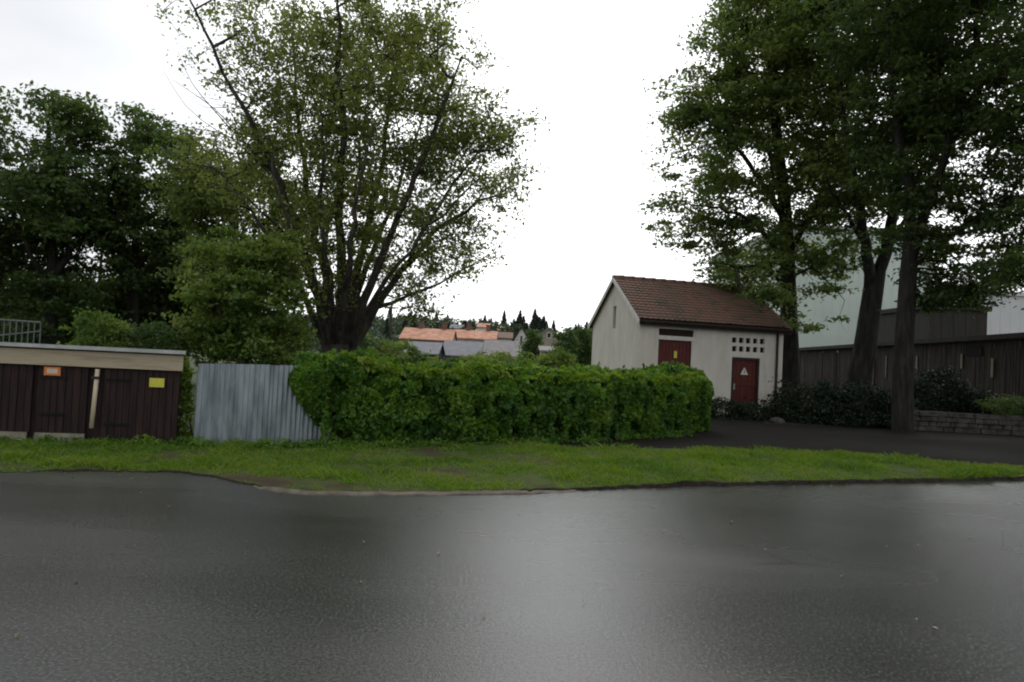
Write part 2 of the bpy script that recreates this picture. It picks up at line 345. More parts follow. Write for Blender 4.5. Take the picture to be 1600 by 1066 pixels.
    for (pp, r0, r1) in bare:
        rs = resample(pp, .35); q = np.array([tuple(x) for x in rs]); m = len(q); rv = np.linspace(r0, r1, m)
        P0 = np.concatenate([P0, q[:-1]]); P1 = np.concatenate([P1, q[1:]]); R0 = np.concatenate([R0, rv[:-1]]); R1 = np.concatenate([R1, rv[1:]])
    big = np.maximum(R0, R1) > .05
    for k, msk in ((10, big), (5, ~big)):
        pass
    Vs = []; Fs = []; bI = 0
    for k, msk in ((10, big), (4, ~big)):
        a, b, ra, rb = P0[msk], P1[msk], R0[msk], R1[msk]; n = len(a)
        if not n: continue
        d = unit(b - a); b = b + d * np.minimum(ra, rb)[:, None] * .35
        ref = np.where(np.abs(d[:, 2:3]) > .9, np.array([[1., 0, 0]]), np.array([[0, 0, 1.]])); x = unit(np.cross(d, ref)); y = np.cross(d, x)
        an = np.arange(k) * 2 * math.pi / k
        ring = x[:, None, :] * np.cos(an)[None, :, None] + y[:, None, :] * np.sin(an)[None, :, None]
        va = a[:, None, :] + ring * ra[:, None, None]; vb = b[:, None, :] + ring * rb[:, None, None]
        V = np.concatenate([va, vb], 1).reshape(-1, 3)
        i = (np.arange(n) * 2 * k)[:, None]; j = np.arange(k)
        f = np.stack([i + j, i + (j + 1) % k, i + k + (j + 1) % k, i + k + j], -1).reshape(-1, 4)
        Vs.append(V); Fs.append(f + bI); bI += len(V)
    npmesh('trunk', np.concatenate(Vs) - b3, np.concatenate(Fs), bark, root, smooth=True)
    # leaves in clumps
    nper = rng.poisson(per, T).clip(5, None); idx = np.repeat(np.arange(T), nper); n = len(idx)
    csz = spread * (.6 + .8 * rng.random(T))
    o = rng.normal(size=(n, 3)) * np.array([1, 1, flat]) * .62; o *= csz[idx][:, None]
    pos_ = tp[idx] + o; pos_[:, 2] -= .12 * (o[:, 0] ** 2 + o[:, 1] ** 2)
    V, Fc = leaf_mesh(pos_, lsize, up=up, droop=.4)
    npmesh('crown', V - b3, Fc, lmat, root)
    return root

def PB(px, py, d, rpx, rpy, rd, wgt=1):              # blob given by its place in the photo, turned into metres
    c = P(px, py, d); k = d / F; return (tuple(c), (rpx * k, rd, rpy * k), wgt)
def LB(pts, r0, r1): return ([P(*p) for p in pts], r0, r1)

def shrub(name, label, cat, base, blobs, nleaf, lsize, lmat, group=None, seed=3, up=.4, shell=.35, stems=10, core=True):
    global rng
    rng = np.random.default_rng(seed); base = Vector(base); root = thing(name, base, label, cat, group); b3 = np.array(base)
    W = np.array([b[2] * (b[1][0] * b[1][2] + b[1][0] * b[1][1]) for b in blobs]); W /= W.sum()
    per = 34; ncl = max(12, int(nleaf / per)); k = rng.choice(len(blobs), size=ncl, p=W)
    c = np.array([blobs[i][0] for i in k]); r = np.array([blobs[i][1] for i in k])
    v = unit(rng.normal(size=(ncl, 3))); q = np.array([1 + .42 * mn.noise(Vector(tuple(vv * 1.8 + cc))) + .18 * mn.noise(Vector(tuple(vv * 5 + cc))) for vv, cc in zip(v, c)])
    cc = c + v * r * (q * (1 - shell * rng.random(ncl) ** 1.4))[:, None]
    sdv = (r.mean(1) * .085 + lsize * .45)[:, None] * (.6 + .8 * rng.random((ncl, 1)))
    pos = np.repeat(cc, per, 0) + rng.normal(size=(ncl * per, 3)) * np.repeat(sdv, per, 0) * np.array([1, 1, .6])
    pos = pos[pos[:, 2] > base.z + .02]
    V, Fc = leaf_mesh(pos, lsize, up=up, droop=.3); npmesh('foliage', V - b3, Fc, lmat, root)
    m = MB()
    for i in range(stems):
        bb = blobs[rng.integers(len(blobs))]; e = Vector(bb[0]) + Vector(tuple(rng.normal(size=3) * .35 * np.array(bb[1])))
        s = base + Vector((rng.normal() * .12, rng.normal() * .12, -.05)); mid = s.lerp(e, .5) + Vector((0, 0, .1))
        m.tube([s, mid, e], [.016, .011, .004], 5)
    m.build('stem', M['twig'], root, smooth=True)
    return root

# ================================================================== THE SETTING
def lerp(a, b, t): return a + (b - a) * t
def sst(a, b, x): t = max(0., min(1., (x - a) / (b - a))); return t * t * (3 - 2 * t)
def terrain(x, y):
    h = 14 * sst(170, 330, y) + 6 * sst(330, 700, y); h *= .85 + .3 * mn.noise(Vector((x * .006, y * .006, 0)))
    h += .12 * mn.noise(Vector((x * .08, y * .08, 2))) * sst(20, 40, y)
    return h - .03
m = MB(); xs = sorted(set([-1500, -900, -600, -400, -260] + list(range(-180, 181, 10)) + [260, 400, 600, 900, 1500])); ys = [-300, -100, -40, -20, 0, 10, 20, 30, 45, 60, 80, 100, 130, 160, 190, 220, 250, 280, 310, 340, 380, 430, 500, 600, 700, 900, 1300, 2000]
for y in ys:
    for x in xs: m.v.append((x, y, terrain(x, y)))
nx = len(xs)
for j in range(len(ys) - 1):
    for i in range(nx - 1): m.f.append((j * nx + i, j * nx + i + 1, (j + 1) * nx + i + 1, (j + 1) * nx + i))
tag(m.build('ground', M['ground'], smooth=True), kind='structure')

def poly_interp(tab, px):
    for (a, b), (c, d) in zip(tab, tab[1:]):
        if a <= px <= c: return lerp(b, d, (px - a) / (c - a))
    return tab[0][1] if px < tab[0][0] else tab[-1][1]
near = [(-900, 760), (-300, 745), (0, 738), (150, 736), (260, 738), (330, 745), (380, 756), (430, 765), (480, 770), (620, 772), (830, 769), (950, 764), (1100, 759), (1300, 756), (1600, 750), (1800, 747), (2600, 742)]
farp = [(-900, 652), (0, 668), (300, 682), (510, 688), (700, 688), (800, 688), (840, 690), (880, 702), (1100, 706), (1250, 710), (1370, 717), (1450, 727), (1600, 738), (1800, 740), (2600, 738)]
cols = list(np.linspace(-800, 2300, 420)); rows = 22
def vheight(px): return .035 + .075 * sst(700, 1100, px)
m = MB(); vg = []
for i, px in enumerate(cols):
    wob = 2.2 * mn.noise(Vector((px * .02, 3, 0))) + 2.2 * mn.noise(Vector((px * .09, 5, 0))) + 1.2 * mn.noise(Vector((px * .31, 7, 0)))
    a = G(px, poly_interp(near, px) + wob); b = G(px, poly_interp(farp, px) + wob * .4); col = []
    for j in range(rows + 1):
        t = (j / rows); q = a.lerp(b, t)
        e = min(1, t * 7, (1 - t) * 7) if px > 850 else min(1, t * 7)
        q.z = vheight(px) * (.55 + .45 * e) + .025 * mn.noise(q * 1.3) + .012 * mn.noise(q * 5)
        col.append(q)
    vg.append(col)
for col in vg:
    m.v.append((col[0].x, col[0].y - .02, -.02)); m.v += [tuple(q) for q in col]; m.v.append((col[-1].x, col[-1].y + .02, -.02))
H_ = rows + 3
for i in range(len(vg) - 1):
    for j in range(H_ - 1): m.f.append((i * H_ + j, (i + 1) * H_ + j, (i + 1) * H_ + j + 1, i * H_ + j + 1))
SP = [(G(672, 738), .95, .30, .55), (G(735, 718), .9, .35, .45), (G(520, 764), 1.3, .13, .5), (G(120, 736), 3.4, .15, .45), (G(380, 752), .7, .16, .4), (G(640, 703), 1.2, .25, .35), (G(1000, 700), 1.6, .5, .4), (G(60, 700), 1.2, .5, .3)]
def soil(q):
    a = -.16 + .6 * mn.noise(q * 1.1 + Vector((3, 1, 0))) + .35 * mn.noise(q * 3.3)
    for c, rx, ry, w_s in SP:
        d2 = ((q.x - c.x) / rx) ** 2 + ((q.y - c.y) / ry) ** 2
        a += w_s * 1.7 * math.exp(-d2)
    return max(0., min(1., a * 1.6))
_nt = M['verge'].node_tree; _N = _nt.nodes; _L = _nt.links; _b = _N['Principled BSDF']; _src = _b.inputs['Base Color'].links[0].from_socket
_at = _N.new('ShaderNodeAttribute'); _at.attribute_name = 'bare'
_mx = _N.new('ShaderNodeMix'); _mx.data_type = 'RGBA'; _mx.inputs[7].default_value = (.05, .034, .02, 1); _L.new(_src, _mx.inputs[6]); _L.new(_at.outputs['Fac'], _mx.inputs[0]); _L.new(_mx.outputs[2], _b.inputs['Base Color'])
vobj = m.build('grass_verge', M['verge'], smooth=True); tag(vobj, kind='structure')
vobj.data.materials.append(M['soil'])
_a = vobj.data.attributes.new('bare', 'FLOAT', 'POINT')
for _i, _v in enumerate(vobj.data.vertices): _a.data[_i].value = soil(Vector((_v.co.x, _v.co.y, 0)))
for i in range(len(vg) - 1): vobj.data.polygons[i * (H_ - 1)].material_index = 1

# road: one wet sheet reaching under the verge, far to both sides
m = MB()
edge = [(-900, 700), (0, 705), (500, 735), (900, 735), (1300, 738), (1700, 742), (2600, 744)]
ex = [G(px, poly_interp(edge, px)) for px in np.linspace(-850, 2300, 40)]
for i in range(len(ex) - 1):
    a, b = ex[i], ex[i + 1]; a2 = Vector((a.x * 1.0, -14, 0)); b2 = Vector((b.x, -14, 0))
    m.add([(a2.x, a2.y, .0), (b2.x, b2.y, .0), (b.x, b.y, .0), (a.x, a.y, .0)], [(0, 1, 2, 3)])
tag(m.build('road', M['asphalt']), kind='structure')
# driveway in front of the small house
m = MB(); dn = [(820, 698), (1100, 708), (1370, 722), (1600, 742), (2300, 746)]; df = [(820, 664), (1100, 655), (1250, 656), (1400, 662), (1600, 676), (2300, 690)]
cs = list(np.linspace(840, 2250, 40)); q0 = [G(px, poly_interp(dn, px)) for px in cs]; q1 = [G(px, poly_interp(df, px)) for px in cs]
for i in range(len(cs) - 1): m.add([(*q0[i].xy, .008), (*q0[i + 1].xy, .008), (*q1[i + 1].xy, .008), (*q1[i].xy, .008)], [(0, 1, 2, 3)])
tag(m.build('driveway', M['drive']), kind='structure')
# worn kerb between road and verge in the middle
m = MB(); kp = [px for px in np.linspace(395, 900, 70)]
prev = None
for px in kp:
    q = G(px, poly_interp(near, px) + 1.5); z = .03 + .012 * mn.noise(q * 3) - .02 * sst(800, 900, px) - .02 * sst(430, 395, px)
    cur = [(q.x, q.y - .09, -.01), (q.x, q.y - .075, z - .012), (q.x, q.y + .05, z), (q.x, q.y + .1, -.01)]
    if prev:
        m.add(prev + cur, [(0, 4, 5, 1), (1, 5, 6, 2), (2, 6, 7, 3)])
    prev = cur
tag(m.build('kerb', M['kerb'], smooth=False), kind='structure')
# soil bed under the shrubs at right
m = MB(); b0 = [G(px, 664 + (px - 1200) * .03, 0) for px in (1195, 1300, 1420)]; b1 = [G(px, 630 + (px - 1200) * .02, 0) for px in (1195, 1300, 1420)]
for i in range(2): m.add([(*b0[i].xy, .018), (*b0[i + 1].xy, .018), (*b1[i + 1].xy, .018), (*b1[i].xy, .018)], [(0, 1, 2, 3)])
tag(m.build('soil_bed', M['soil']), kind='structure')

# grass blades on the verge
rng = np.random.default_rng(11)
VG = np.array([[tuple(q) for q in c] for c in vg]); nb = 120000
# columns within view, more blades where the strip is wide in metres
ci = rng.integers(62, 345, nb); cj = rng.random(nb) * (rows - .02); f = rng.random(nb); j0 = cj.astype(int); tj = cj - j0
a = VG[ci, j0] * (1 - tj)[:, None] + VG[ci, j0 + 1] * tj[:, None]; b = VG[ci + 1, j0] * (1 - tj)[:, None] + VG[ci + 1, j0 + 1] * tj[:, None]
gp = a * (1 - f)[:, None] + b * f[:, None]; pxs = np.array(cols)[ci]
keep = []
for i in range(nb):
    q = Vector(gp[i]); dens = .62 + 1.1 * mn.noise(q * .9) + .5 * mn.noise(q * 3)
    dens -= 1.25 * soil(Vector((q.x, q.y, 0)))
    keep.append(rng.random() < dens)
gp = gp[np.array(keep)]; n = len(gp)
tall = np.array([1 + 1.6 * max(0, mn.noise(Vector(p_) * 1.7)) for p_ in gp]); hgt = (.03 + .05 * rng.random(n) ** 2) * tall; ang = rng.random(n) * 6.283; wd = .0045 + .004 * rng.random(n)
lean = rng.normal(size=(n, 2)) * .5
sx = np.stack([np.cos(ang), np.sin(ang), np.zeros(n)], 1) * wd[:, None]
up_ = np.stack([lean[:, 0] * hgt, lean[:, 1] * hgt, hgt], 1)
V = np.stack([gp - sx, gp + sx, gp + up_ * .6 + sx * .7, gp + up_ * np.array([1.5, 1.5, 1])], 1).reshape(-1, 3)
V2 = V; i = np.arange(n)[:, None] * 4; Fc = np.concatenate([i + np.array([[0, 1, 2]]), i + np.array([[0, 2, 3]])], 0)
tag(npmesh('grass', V2, Fc, M['grass']), 'short green grass with bare patches on the verge beside the road', 'grass', kind='stuff')

rng = np.random.default_rng(61)
n = 420; lx = rng.uniform(-9, 13, n); ly = np.where(rng.random(n) < .5, rng.uniform(2.2, 12.5, n), 8.6 + .36 * np.maximum(lx + 2, 0) * .9 + rng.normal(size=n) * .35)
LP = np.stack([lx, ly, np.full(n, .014)], 1)
V, Fc = leaf_mesh(LP, .032, up=9, width=.6); M['dead_leaf'] = leaf('dead_leaf', [(.05, .035, .015), (.12, .10, .04), (.2, .17, .07), (.3, .27, .16)], .1)
tag(npmesh('leaf_litter', V, Fc, M['dead_leaf']), 'tiny fallen leaves scattered on the wet road', 'fallen leaves', kind='stuff')

# ================================================================== LEFT SHED
SY = 11.55
def SX(px): return (px - 800) / F * SY * 1.0 + 0.0
A = G(278, 697); Bp = G(0, 689)
u = Vector((A.x - Bp.x, A.y - Bp.y, 0)).normalized(); _rv = ray(276, 620); fr0 = frame((A.x, A.y, 0), u, (_rv.x - .03, _rv.y, 0))       # a runs right, b runs back
def su(px, py=620):                                 # distance along the shed front for a photo column
    r = ray(px, py); n = Vector((-u.y, u.x, 0)); o = Vector((A.x, A.y, 0)); t = (o.dot(n)) / (r.dot(n)); q = r * t; return (q - o).dot(u)
def sz(px, py):
    r = ray(px, py); n = Vector((-u.y, u.x, 0)); o = Vector((A.x, A.y, 0)); t = (o.dot(n)) / (r.dot(n)); return EYE + r.z * t
a_l = su(-260); zt = sz(278, 548)
t = thing('garden_shed', (A.x, A.y, 0), 'low dark brown shed with pale flat roof and beige board along its front', 'shed')
zr = sz(200, 549.5); zf = sz(200, 576)
MB().fbox(fr0, a_l, -.02, .06, .86, .0, zf + .02).build('wall', M['brown_board'], t)
m = MB(); x0_, x1_ = a_l - .1, .03
m.hexa([fr0(x0_, -.16, zr), fr0(x1_, -.16, zr), fr0(x1_, .95, zr - .12), fr0(x0_, .95, zr - .12), fr0(x0_, -.16, zr + .06), fr0(x1_, -.16, zr + .06), fr0(x1_, .95, zr - .06), fr0(x0_, .95, zr - .06)])
m.build('roof', M['pale_metal'], t)
MB().fbox(fr0, a_l, .0, -.07, .03, zf, zr - .03).build('fascia_board', M['beige'], t)
MB().fbox(fr0, a_l, .0, .031, .055, zf - .02, zr - .004).build('eave_lath', M['trim_dark'], t)
def planks(m, a0, a1, z0, z1, b=-.0, w=.11, ragged=0.):
    a = a0
    while a < a1 - .02:
        e = min(a + w * random.uniform(.9, 1.1), a1); m.fbox(fr0, a, e - .008, b + random.uniform(0, .008), b + .035, z0 + random.uniform(0, ragged), z1); a = e
zd = .16
def shed_door(a0, a1, z0, ragged=0.):
    m = MB(); planks(m, a0, a1, z0, zf - .01, .0, ragged=ragged); d = m.build('door', M['brown_board'], t)
    for z in (zf - .22, z0 + .28): MB().fbox(fr0, a0 + .03, a0 + .42, -.014, -.001, z, z + .04).build('hinge', M['black'], d, origin=Vector(t['_o']))
    return d
shed_door(a_l + .05, su(-60), zd)
shed_door(su(-56), su(50), zd)
shed_door(su(58), su(138), zd)
shed_door(su(161), -.03, .03, .07)
m = MB(); pt, pb = (su(153, 575), zf - .03), (su(143, 670), .26)
m.tube([fr0(pt[0], -.035, pt[1]), fr0(pb[0], -.05, pb[1])], .035, 10)
m.build('drainpipe', M['cream'], t, smooth=True)
MB().fbox(fr0, su(148) - .07, su(148) + .05, -.085, -.02, sz(150, 590) - .02, sz(150, 590) + .02).build('pipe_clip', M['trim_dark'], t)
m = MB(); m.fbox(fr0, a_l, su(46), -.06, .1, -.02, .155); m.build('sill', M['concrete'], t)
m = MB(); m.fbox(fr0, su(58), su(136), -.06, .1, -.02, .155); m.build('sill', M['concrete'], t)
m = MB(); m.fbox(fr0, su(165), -.1, .045, .06, .0, .12); m.build('footing', M['concrete'], t)
# signs
def small_sign(px, py, w_, h_, plate, inner, label):
    a, z = su(px, py), sz(px, py); fr = fr0
    r = thing('warning_sign', fr(a, -.02, z - h_ / 2), label, 'sign')
    MB().fbox(fr, a - w_ / 2, a + w_ / 2, -.03, -.018, z - h_ / 2, z + h_ / 2).build('plate', plate, r)
    if inner:
        MB().fbox(fr, a - w_ * .33, a + w_ * .33, -.034, -.0305, z - h_ * .28, z + h_ * .3).build('print_panel', inner, r)
    return r
small_sign(82, 580, .25, .14, M['orange'], M['cream'], 'small orange sign with pale centre high on the brown shed door left of the drainpipe')
r_ = small_sign(245, 598, .235, .15, M['yellow'], None, 'small plain yellow sign near the right end of the brown shed')

# faint railing behind the shed
rl = thing('railing', (P(30, 515, 17).x, 17, 0), 'pale grey railing seen above the roof at the far left of the shed', 'railing')
m = MB(); p0, p1 = P(-40, 497, 17), P(64, 504, 17)
m.tube([p0, p1], .022, 6); m.tube([p0 - Vector((0, 0, .5)), p1 - Vector((0, 0, .22))], .018, 6); m.build('rail', M['rail_paint'], rl)
for k in range(12):
    q = p0.lerp(p1, k / 11); m = MB(); m.tube([Vector((q.x, q.y, 0)), q], .014, 6); m.build('baluster', M['rail_paint'], rl)

# ================================================================== CORRUGATED FENCE
fa = G(302, 698); fb = G(514, 693); uu = (fb - fa).normalized(); LF = (fb - fa).length
def corr(p0, p1, z0, z1a, z1b, amp=.012, pitch=.085):
    n = int((p1 - p0).length / pitch * 8); d = (p1 - p0).normalized(); nn = Vector((-d.y, d.x, 0)); V = []; Fc = []
    for i in range(n + 1):
        tt = i / n; q = p0.lerp(p1, tt); off = amp * math.sin(i / 8 * 2 * math.pi); q = q + nn * off
        z1 = lerp(z1a, z1b, tt)
        V += [(q.x, q.y, z0), (q.x, q.y, z1)]
    for i in range(n): Fc.append((2 * i, 2 * i + 2, 2 * i + 3, 2 * i + 1))
    return V, Fc
zfe = P(302, 567, fa.y).z; zfe2 = P(460, 570, fa.lerp(fb, .72).y).z
fn = thing('metal_fence', fa, 'blue grey corrugated metal fence between the brown shed and the hedge', 'fence')
m = MB(); np_ = 4
for k in range(np_):
    p0 = fa.lerp(fb, k / np_); p1 = fa.lerp(fb, (k + 1) / np_ + .012); o = Vector((0, -.006 * (k % 2), 0)); V, Fc = corr(p0 + o, p1 + o, .02, lerp(zfe, zfe2, k / np_) + random.uniform(-.01, .01), lerp(zfe, zfe2, (k + 1) / np_)); m = MB().add(V, Fc)
    m.build('sheet', M['zinc'], fn, smooth=True)
sidep = fa + Vector((-.28, .95, 0)); V, Fc = corr(sidep, fa, .02, zfe - .05, zfe - .01); MB().add(V, Fc).build('side_sheet', M['zinc'], fn, smooth=True)
for k in range(4):
    q = fa.lerp(fb, k / 3 * .98 + .005); m = MB(); m.tube([(q.x, q.y + .05, -.05), (q.x, q.y + .05, zfe - .03)], .025, 8); m.build('post', M['trim_dark'], fn, smooth=True)
m = MB(); 
for z in (.35, 1.15):
    f_ = frame((fa.x, fa.y, 0), uu); m.fbox(f_, 0, LF, .02, .05, z, z + .06)
m.build('rail', M['trim_dark'], fn)

# ================================================================== HEDGE
rng = np.random.default_rng(21)
hp = [G(px, py) for px, py in ((503, 699), (600, 698), (700, 697), (800, 694), (900, 690), (980, 687), (1040, 683), (1100, 675))]
hline = resample(hp, .25); hn = len(hline)
HT = 1.52
def hedge_frame(s):                                  # s along 0..1
    i = s * (hn - 1); k = min(int(i), hn - 2); tt = i - k; q = hline[k].lerp(hline[k + 1], tt); d = (hline[k + 1] - hline[k]).normalized(); return q, Vector((-d.y, d.x, 0))
HW = 1.35
def hedge_pt(s, c, inset):
    """c runs round the section: 0 foot of the front, .45 top front, .7 top back, 1 foot of the back"""
    q, nn = hedge_frame(min(1, max(0, s)))
    H = HT + .12 * sst(.14, 0, s) + .08 * math.sin(s * 23) * .4 + .10 * sst(.8, 1, s)
    W = HW; r = .22
    per = [(0, 0.03), (-.10, .5), (-.16, 1.0), (-.10, H - .28), (.06, H - .06), (.3, H), (W - .3, H), (W - .06, H - .1), (W + .08, H - .4), (W + .05, .9), (W, .03)]
    i = c * (len(per) - 1); k = min(int(i), len(per) - 2); tt = i - k
    b, z = lerp(per[k][0], per[k + 1][0], tt), lerp(per[k][1], per[k + 1][1], tt)
    cb, cz = W / 2, H * .5
    dx, dz = cb - b, (cz - z) * .5; l = math.hypot(dx, dz) + 1e-6
    bump = .17 * mn.noise(Vector((s * 13, c * 5, 1.7))) + .12 * mn.noise(Vector((s * 40, c * 14, 4)))
    b += dx / l * (inset - bump); z += dz / l * (inset - bump)
    endp = 0
    p = q + nn * b; p.z = max(.02, z); return p
hd = thing('hedge', (hp[3].x, hp[3].y, 0), 'long clipped green hedge in front of the small white house', 'hedge')
b3 = np.array(hd['_o'])
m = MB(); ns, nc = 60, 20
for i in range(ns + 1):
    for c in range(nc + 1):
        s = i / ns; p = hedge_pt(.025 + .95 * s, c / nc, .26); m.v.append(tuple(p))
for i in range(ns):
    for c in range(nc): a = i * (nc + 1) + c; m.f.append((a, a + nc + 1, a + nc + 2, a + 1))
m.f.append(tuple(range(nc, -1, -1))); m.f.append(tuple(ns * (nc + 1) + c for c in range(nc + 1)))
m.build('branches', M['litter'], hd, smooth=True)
nl_ = 105000; PL = []
sv = rng.random(nl_); cv = np.where(rng.random(nl_) < .87, rng.random(nl_) ** .95 * .68, rng.random(nl_)); iv = rng.random(nl_) ** 1.6 * .30
for i in range(nl_):
    if mn.noise(Vector((sv[i] * 38, cv[i] * 11, 8))) < -.22 and iv[i] < .16: continue
    p = hedge_pt(sv[i], cv[i], iv[i]); PL.append(tuple(p))
# rounded ends
for s, sg in ((0, -1), (1, 1)):
    q, nn = hedge_frame(s); tan = Vector((nn.y, -nn.x, 0)) * sg
    H = HT + (.12 if s == 0 else .1)
    for i in range(9500):
        th = rng.random() * math.pi; z = rng.random() ** .8 * H; rr_ = .62 * (1 - .4 * sst(H - .5, H, z)) * (1 - .35 * rng.random() ** 1.6)
        if s == 0: rr_ *= .12 + .85 * sst(.1, 1.2, z)
        k = 1 + .25 * mn.noise(Vector((th * 1.8, z * 2.2, s * 9)))
        p = q + nn * (HW / 2 - math.cos(th) * (HW / 2 + .1) * min(1, rr_ / .5)) + tan * math.sin(th) * rr_ * k; p.z = z; PL.append(tuple(p))
# young shoots standing proud of the clipped top
for k in range(420):
    s = rng.random(); c = .42 + .25 * rng.random(); p = hedge_pt(s, c, 0); h = .05 + .14 * rng.random() ** 2
    if k < 40: p = hedge_pt(.86 + .05 * rng.normal() * .4, .45 + .1 * rng.random(), 0); h = .12 + .2 * rng.random()
    for j in range(7): PL.append((p.x + rng.normal() * .025, p.y + rng.normal() * .025, p.z + h * j / 7))
NP = [];
for k in range(21000):
    s = rng.random(); c = .34 + .31 * rng.random() ** 1.0
    if c > .6 and rng.random() < .5: continue
    if mn.noise(Vector((s * 30, c * 9, 2))) < -.12: continue
    p = hedge_pt(s, c, rng.random() ** 2 * .1 - .03); NP.append(tuple(p))
V, Fc = leaf_mesh(np.array(NP), .085, up=.4, droop=.1, width=.6); npmesh('new_growth', V - b3, Fc, M['leaf_new'], hd)
PL = np.array(PL); V, Fc = leaf_mesh(PL, .098, up=.35, droop=.2, width=.62)
npmesh('foliage', V - b3, Fc, M['leaf_hedge'], hd)

# ================================================================== SMALL WHITE HOUSE
a_d = 25.2
def hz_(px): return 560 + ROLL * (px - 800)
HA = P(997, hz_(997), a_d); HA.z = 0
HB = P(1222, hz_(1222), a_d * 1.062); HB.z = 0
uh = (HB - HA).normalized(); LH = (HB - HA).length
th = math.atan2(uh.y, uh.x) + R(86)
vh = Vector((math.cos(th), math.sin(th), 0))
rC = ray(924, hz_(924)); # intersect gable line with column 924
# HA + w*vh = t*rC
det = vh.x * (-rC.y) + rC.x * vh.y; wG = (-(HA.x) * (-rC.y) + (-HA.y) * rC.x * -1 * -1) if False else None
w_ = (HA.y * rC.x - HA.x * rC.y) / (vh.x * rC.y - vh.y * rC.x); DH = w_
hf = frame(HA, uh, vh)
def on_front(px, py, off=0.):
    n = Vector((-uh.y, uh.x, 0)); r = ray(px, py); t = (HA.dot(n) + off) / r.dot(n); q = r * t; return (Vector((q.x, q.y, 0)) - HA).dot(uh), EYE + r.z * t
ZE = on_front(997, 495)[1] - .0
ZA_ = P(958, 436, a_d + vh.y * DH / 2).z
house = thing('transformer_house', HA, 'small off-white rendered house with brown tiled roof and red doors behind the hedge', 'house')
# openings on the front: (a0,a1,z0,z1)
la0, lzt = on_front(1030, 513); la1, _ = on_front(1084, 515); _, lz1 = on_front(1057, 525.5); _, lz2 = on_front(1057, 532)
da0, dzt = on_front(1144, 558); da1, _ = on_front(1187, 560); dzt = on_front(1165, 559)[1]
holes = [(la0, la1, lz1, lzt), (la0 + .0, la1 - .06, .55, lz2), (da0, da1, .12, dzt)]
vents = []
for r_i, (py) in enumerate((531.5, 545)):
    for c_i in range(5):
        px = 1147.5 + c_i * 10.9; a, z = on_front(px, py + c_i * .55); vents.append((a - .1, a + .1, z - .1, z + .1))
holes += vents
def holed_wall(m, fr, L_, z0, z1, holes, b0, depth):
    A_ = sorted(set([0, L_] + [h[0] for h in holes] + [h[1] for h in holes])); Z_ = sorted(set([z0, z1] + [h[2] for h in holes] + [h[3] for h in holes]))
    inh = lambda a, z: any(h[0] < a < h[1] and h[2] < z < h[3] for h in holes)
    for i in range(len(A_) - 1):
        for j in range(len(Z_) - 1):
            a0, a1, c0, c1 = A_[i], A_[i + 1], Z_[j], Z_[j + 1]
            if not inh((a0 + a1) / 2, (c0 + c1) / 2): m.add([fr(a0, b0, c0), fr(a1, b0, c0), fr(a1, b0, c1), fr(a0, b0, c1)], [(0, 1, 2, 3)])
    for h in holes:
        a0, a1, c0, c1 = h; d = b0 + depth
        m.add([fr(a0, b0, c0), fr(a1, b0, c0), fr(a1, b0, c1), fr(a0, b0, c1), fr(a0, d, c0), fr(a1, d, c0), fr(a1, d, c1), fr(a0, d, c1)], [(0, 4, 5, 1), (1, 5, 6, 2), (2, 6, 7, 3), (3, 7, 4, 0)])
m = MB(); holed_wall(m, hf, LH, -.05, ZE, holes, 0, .16)
gu0, gu1 = DH * .46, DH * .60
def gz(v): return ZE + (ZA_ - ZE) * (1 - abs(v - DH / 2) / (DH / 2))
slz0, slz1 = P(961, 514, a_d + vh.y * DH * .53).z, P(961, 479, a_d + vh.y * DH * .53).z
gu0, gu1 = DH * .5 - .17, DH * .5 + .17
def gq(v0, v1, zb0, zb1, zt0, zt1, a=0.): m.add([hf(a, v0, zb0), hf(a, v1, zb1), hf(a, v1, zt1), hf(a, v0, zt0)], [(3, 2, 1, 0)] if a == 0 else [(0, 1, 2, 3)])
gq(0, gu0, -.05, -.05, gz(0), gz(gu0)); gq(gu1, DH, -.05, -.05, gz(gu1), gz(DH)); gq(gu0, gu1, -.05, -.05, slz0, slz0)
gq(gu0, DH / 2, slz1, slz1, gz(gu0), gz(DH / 2)); gq(DH / 2, gu1, slz1, slz1, gz(DH / 2), gz(gu1))
m.add([hf(0, gu0, slz0), hf(0, gu1, slz0), hf(0, gu1, slz1), hf(0, gu0, slz1), hf(.15, gu0, slz0), hf(.15, gu1, slz0), hf(.15, gu1, slz1), hf(.15, gu0, slz1)], [(0, 4, 5, 1), (1, 5, 6, 2), (2, 6, 7, 3), (3, 7, 4, 0)])
gq(0, DH / 2, -.05, -.05, gz(0), gz(DH / 2), LH); gq(DH / 2, DH, -.05, -.05, gz(DH / 2), gz(DH), LH)
m.add([hf(0, DH, -.05), hf(LH, DH, -.05), hf(LH, DH, ZE), hf(0, DH, ZE)], [(3, 2, 1, 0)])
m.build('wall', M['stucco'], house)
MB().fbox(hf, .15, .17, gu0, gu1, slz0, slz1).build('gable_vent', M['weathered'], house)
m = MB()
for k in range(9): z = lerp(lz1, lzt, (k + .3) / 9); m.hexa([hf(la0, .05, z), hf(la1, .05, z), hf(la1, .13, z + .05), hf(la0, .13, z + .05), hf(la0, .05, z + .012), hf(la1, .05, z + .012), hf(la1, .13, z + .062), hf(la0, .13, z + .062)])
m.fbox(hf, la0, la1, .14, .16, lz1, lzt); m.build('louvre', M['trim_dark'], house)
MB().fbox(hf, la0 - .03, la1 + .03, -.05, .02, lz2 + .004, lz1 - .004).build('lintel', M['white_paint'], house)
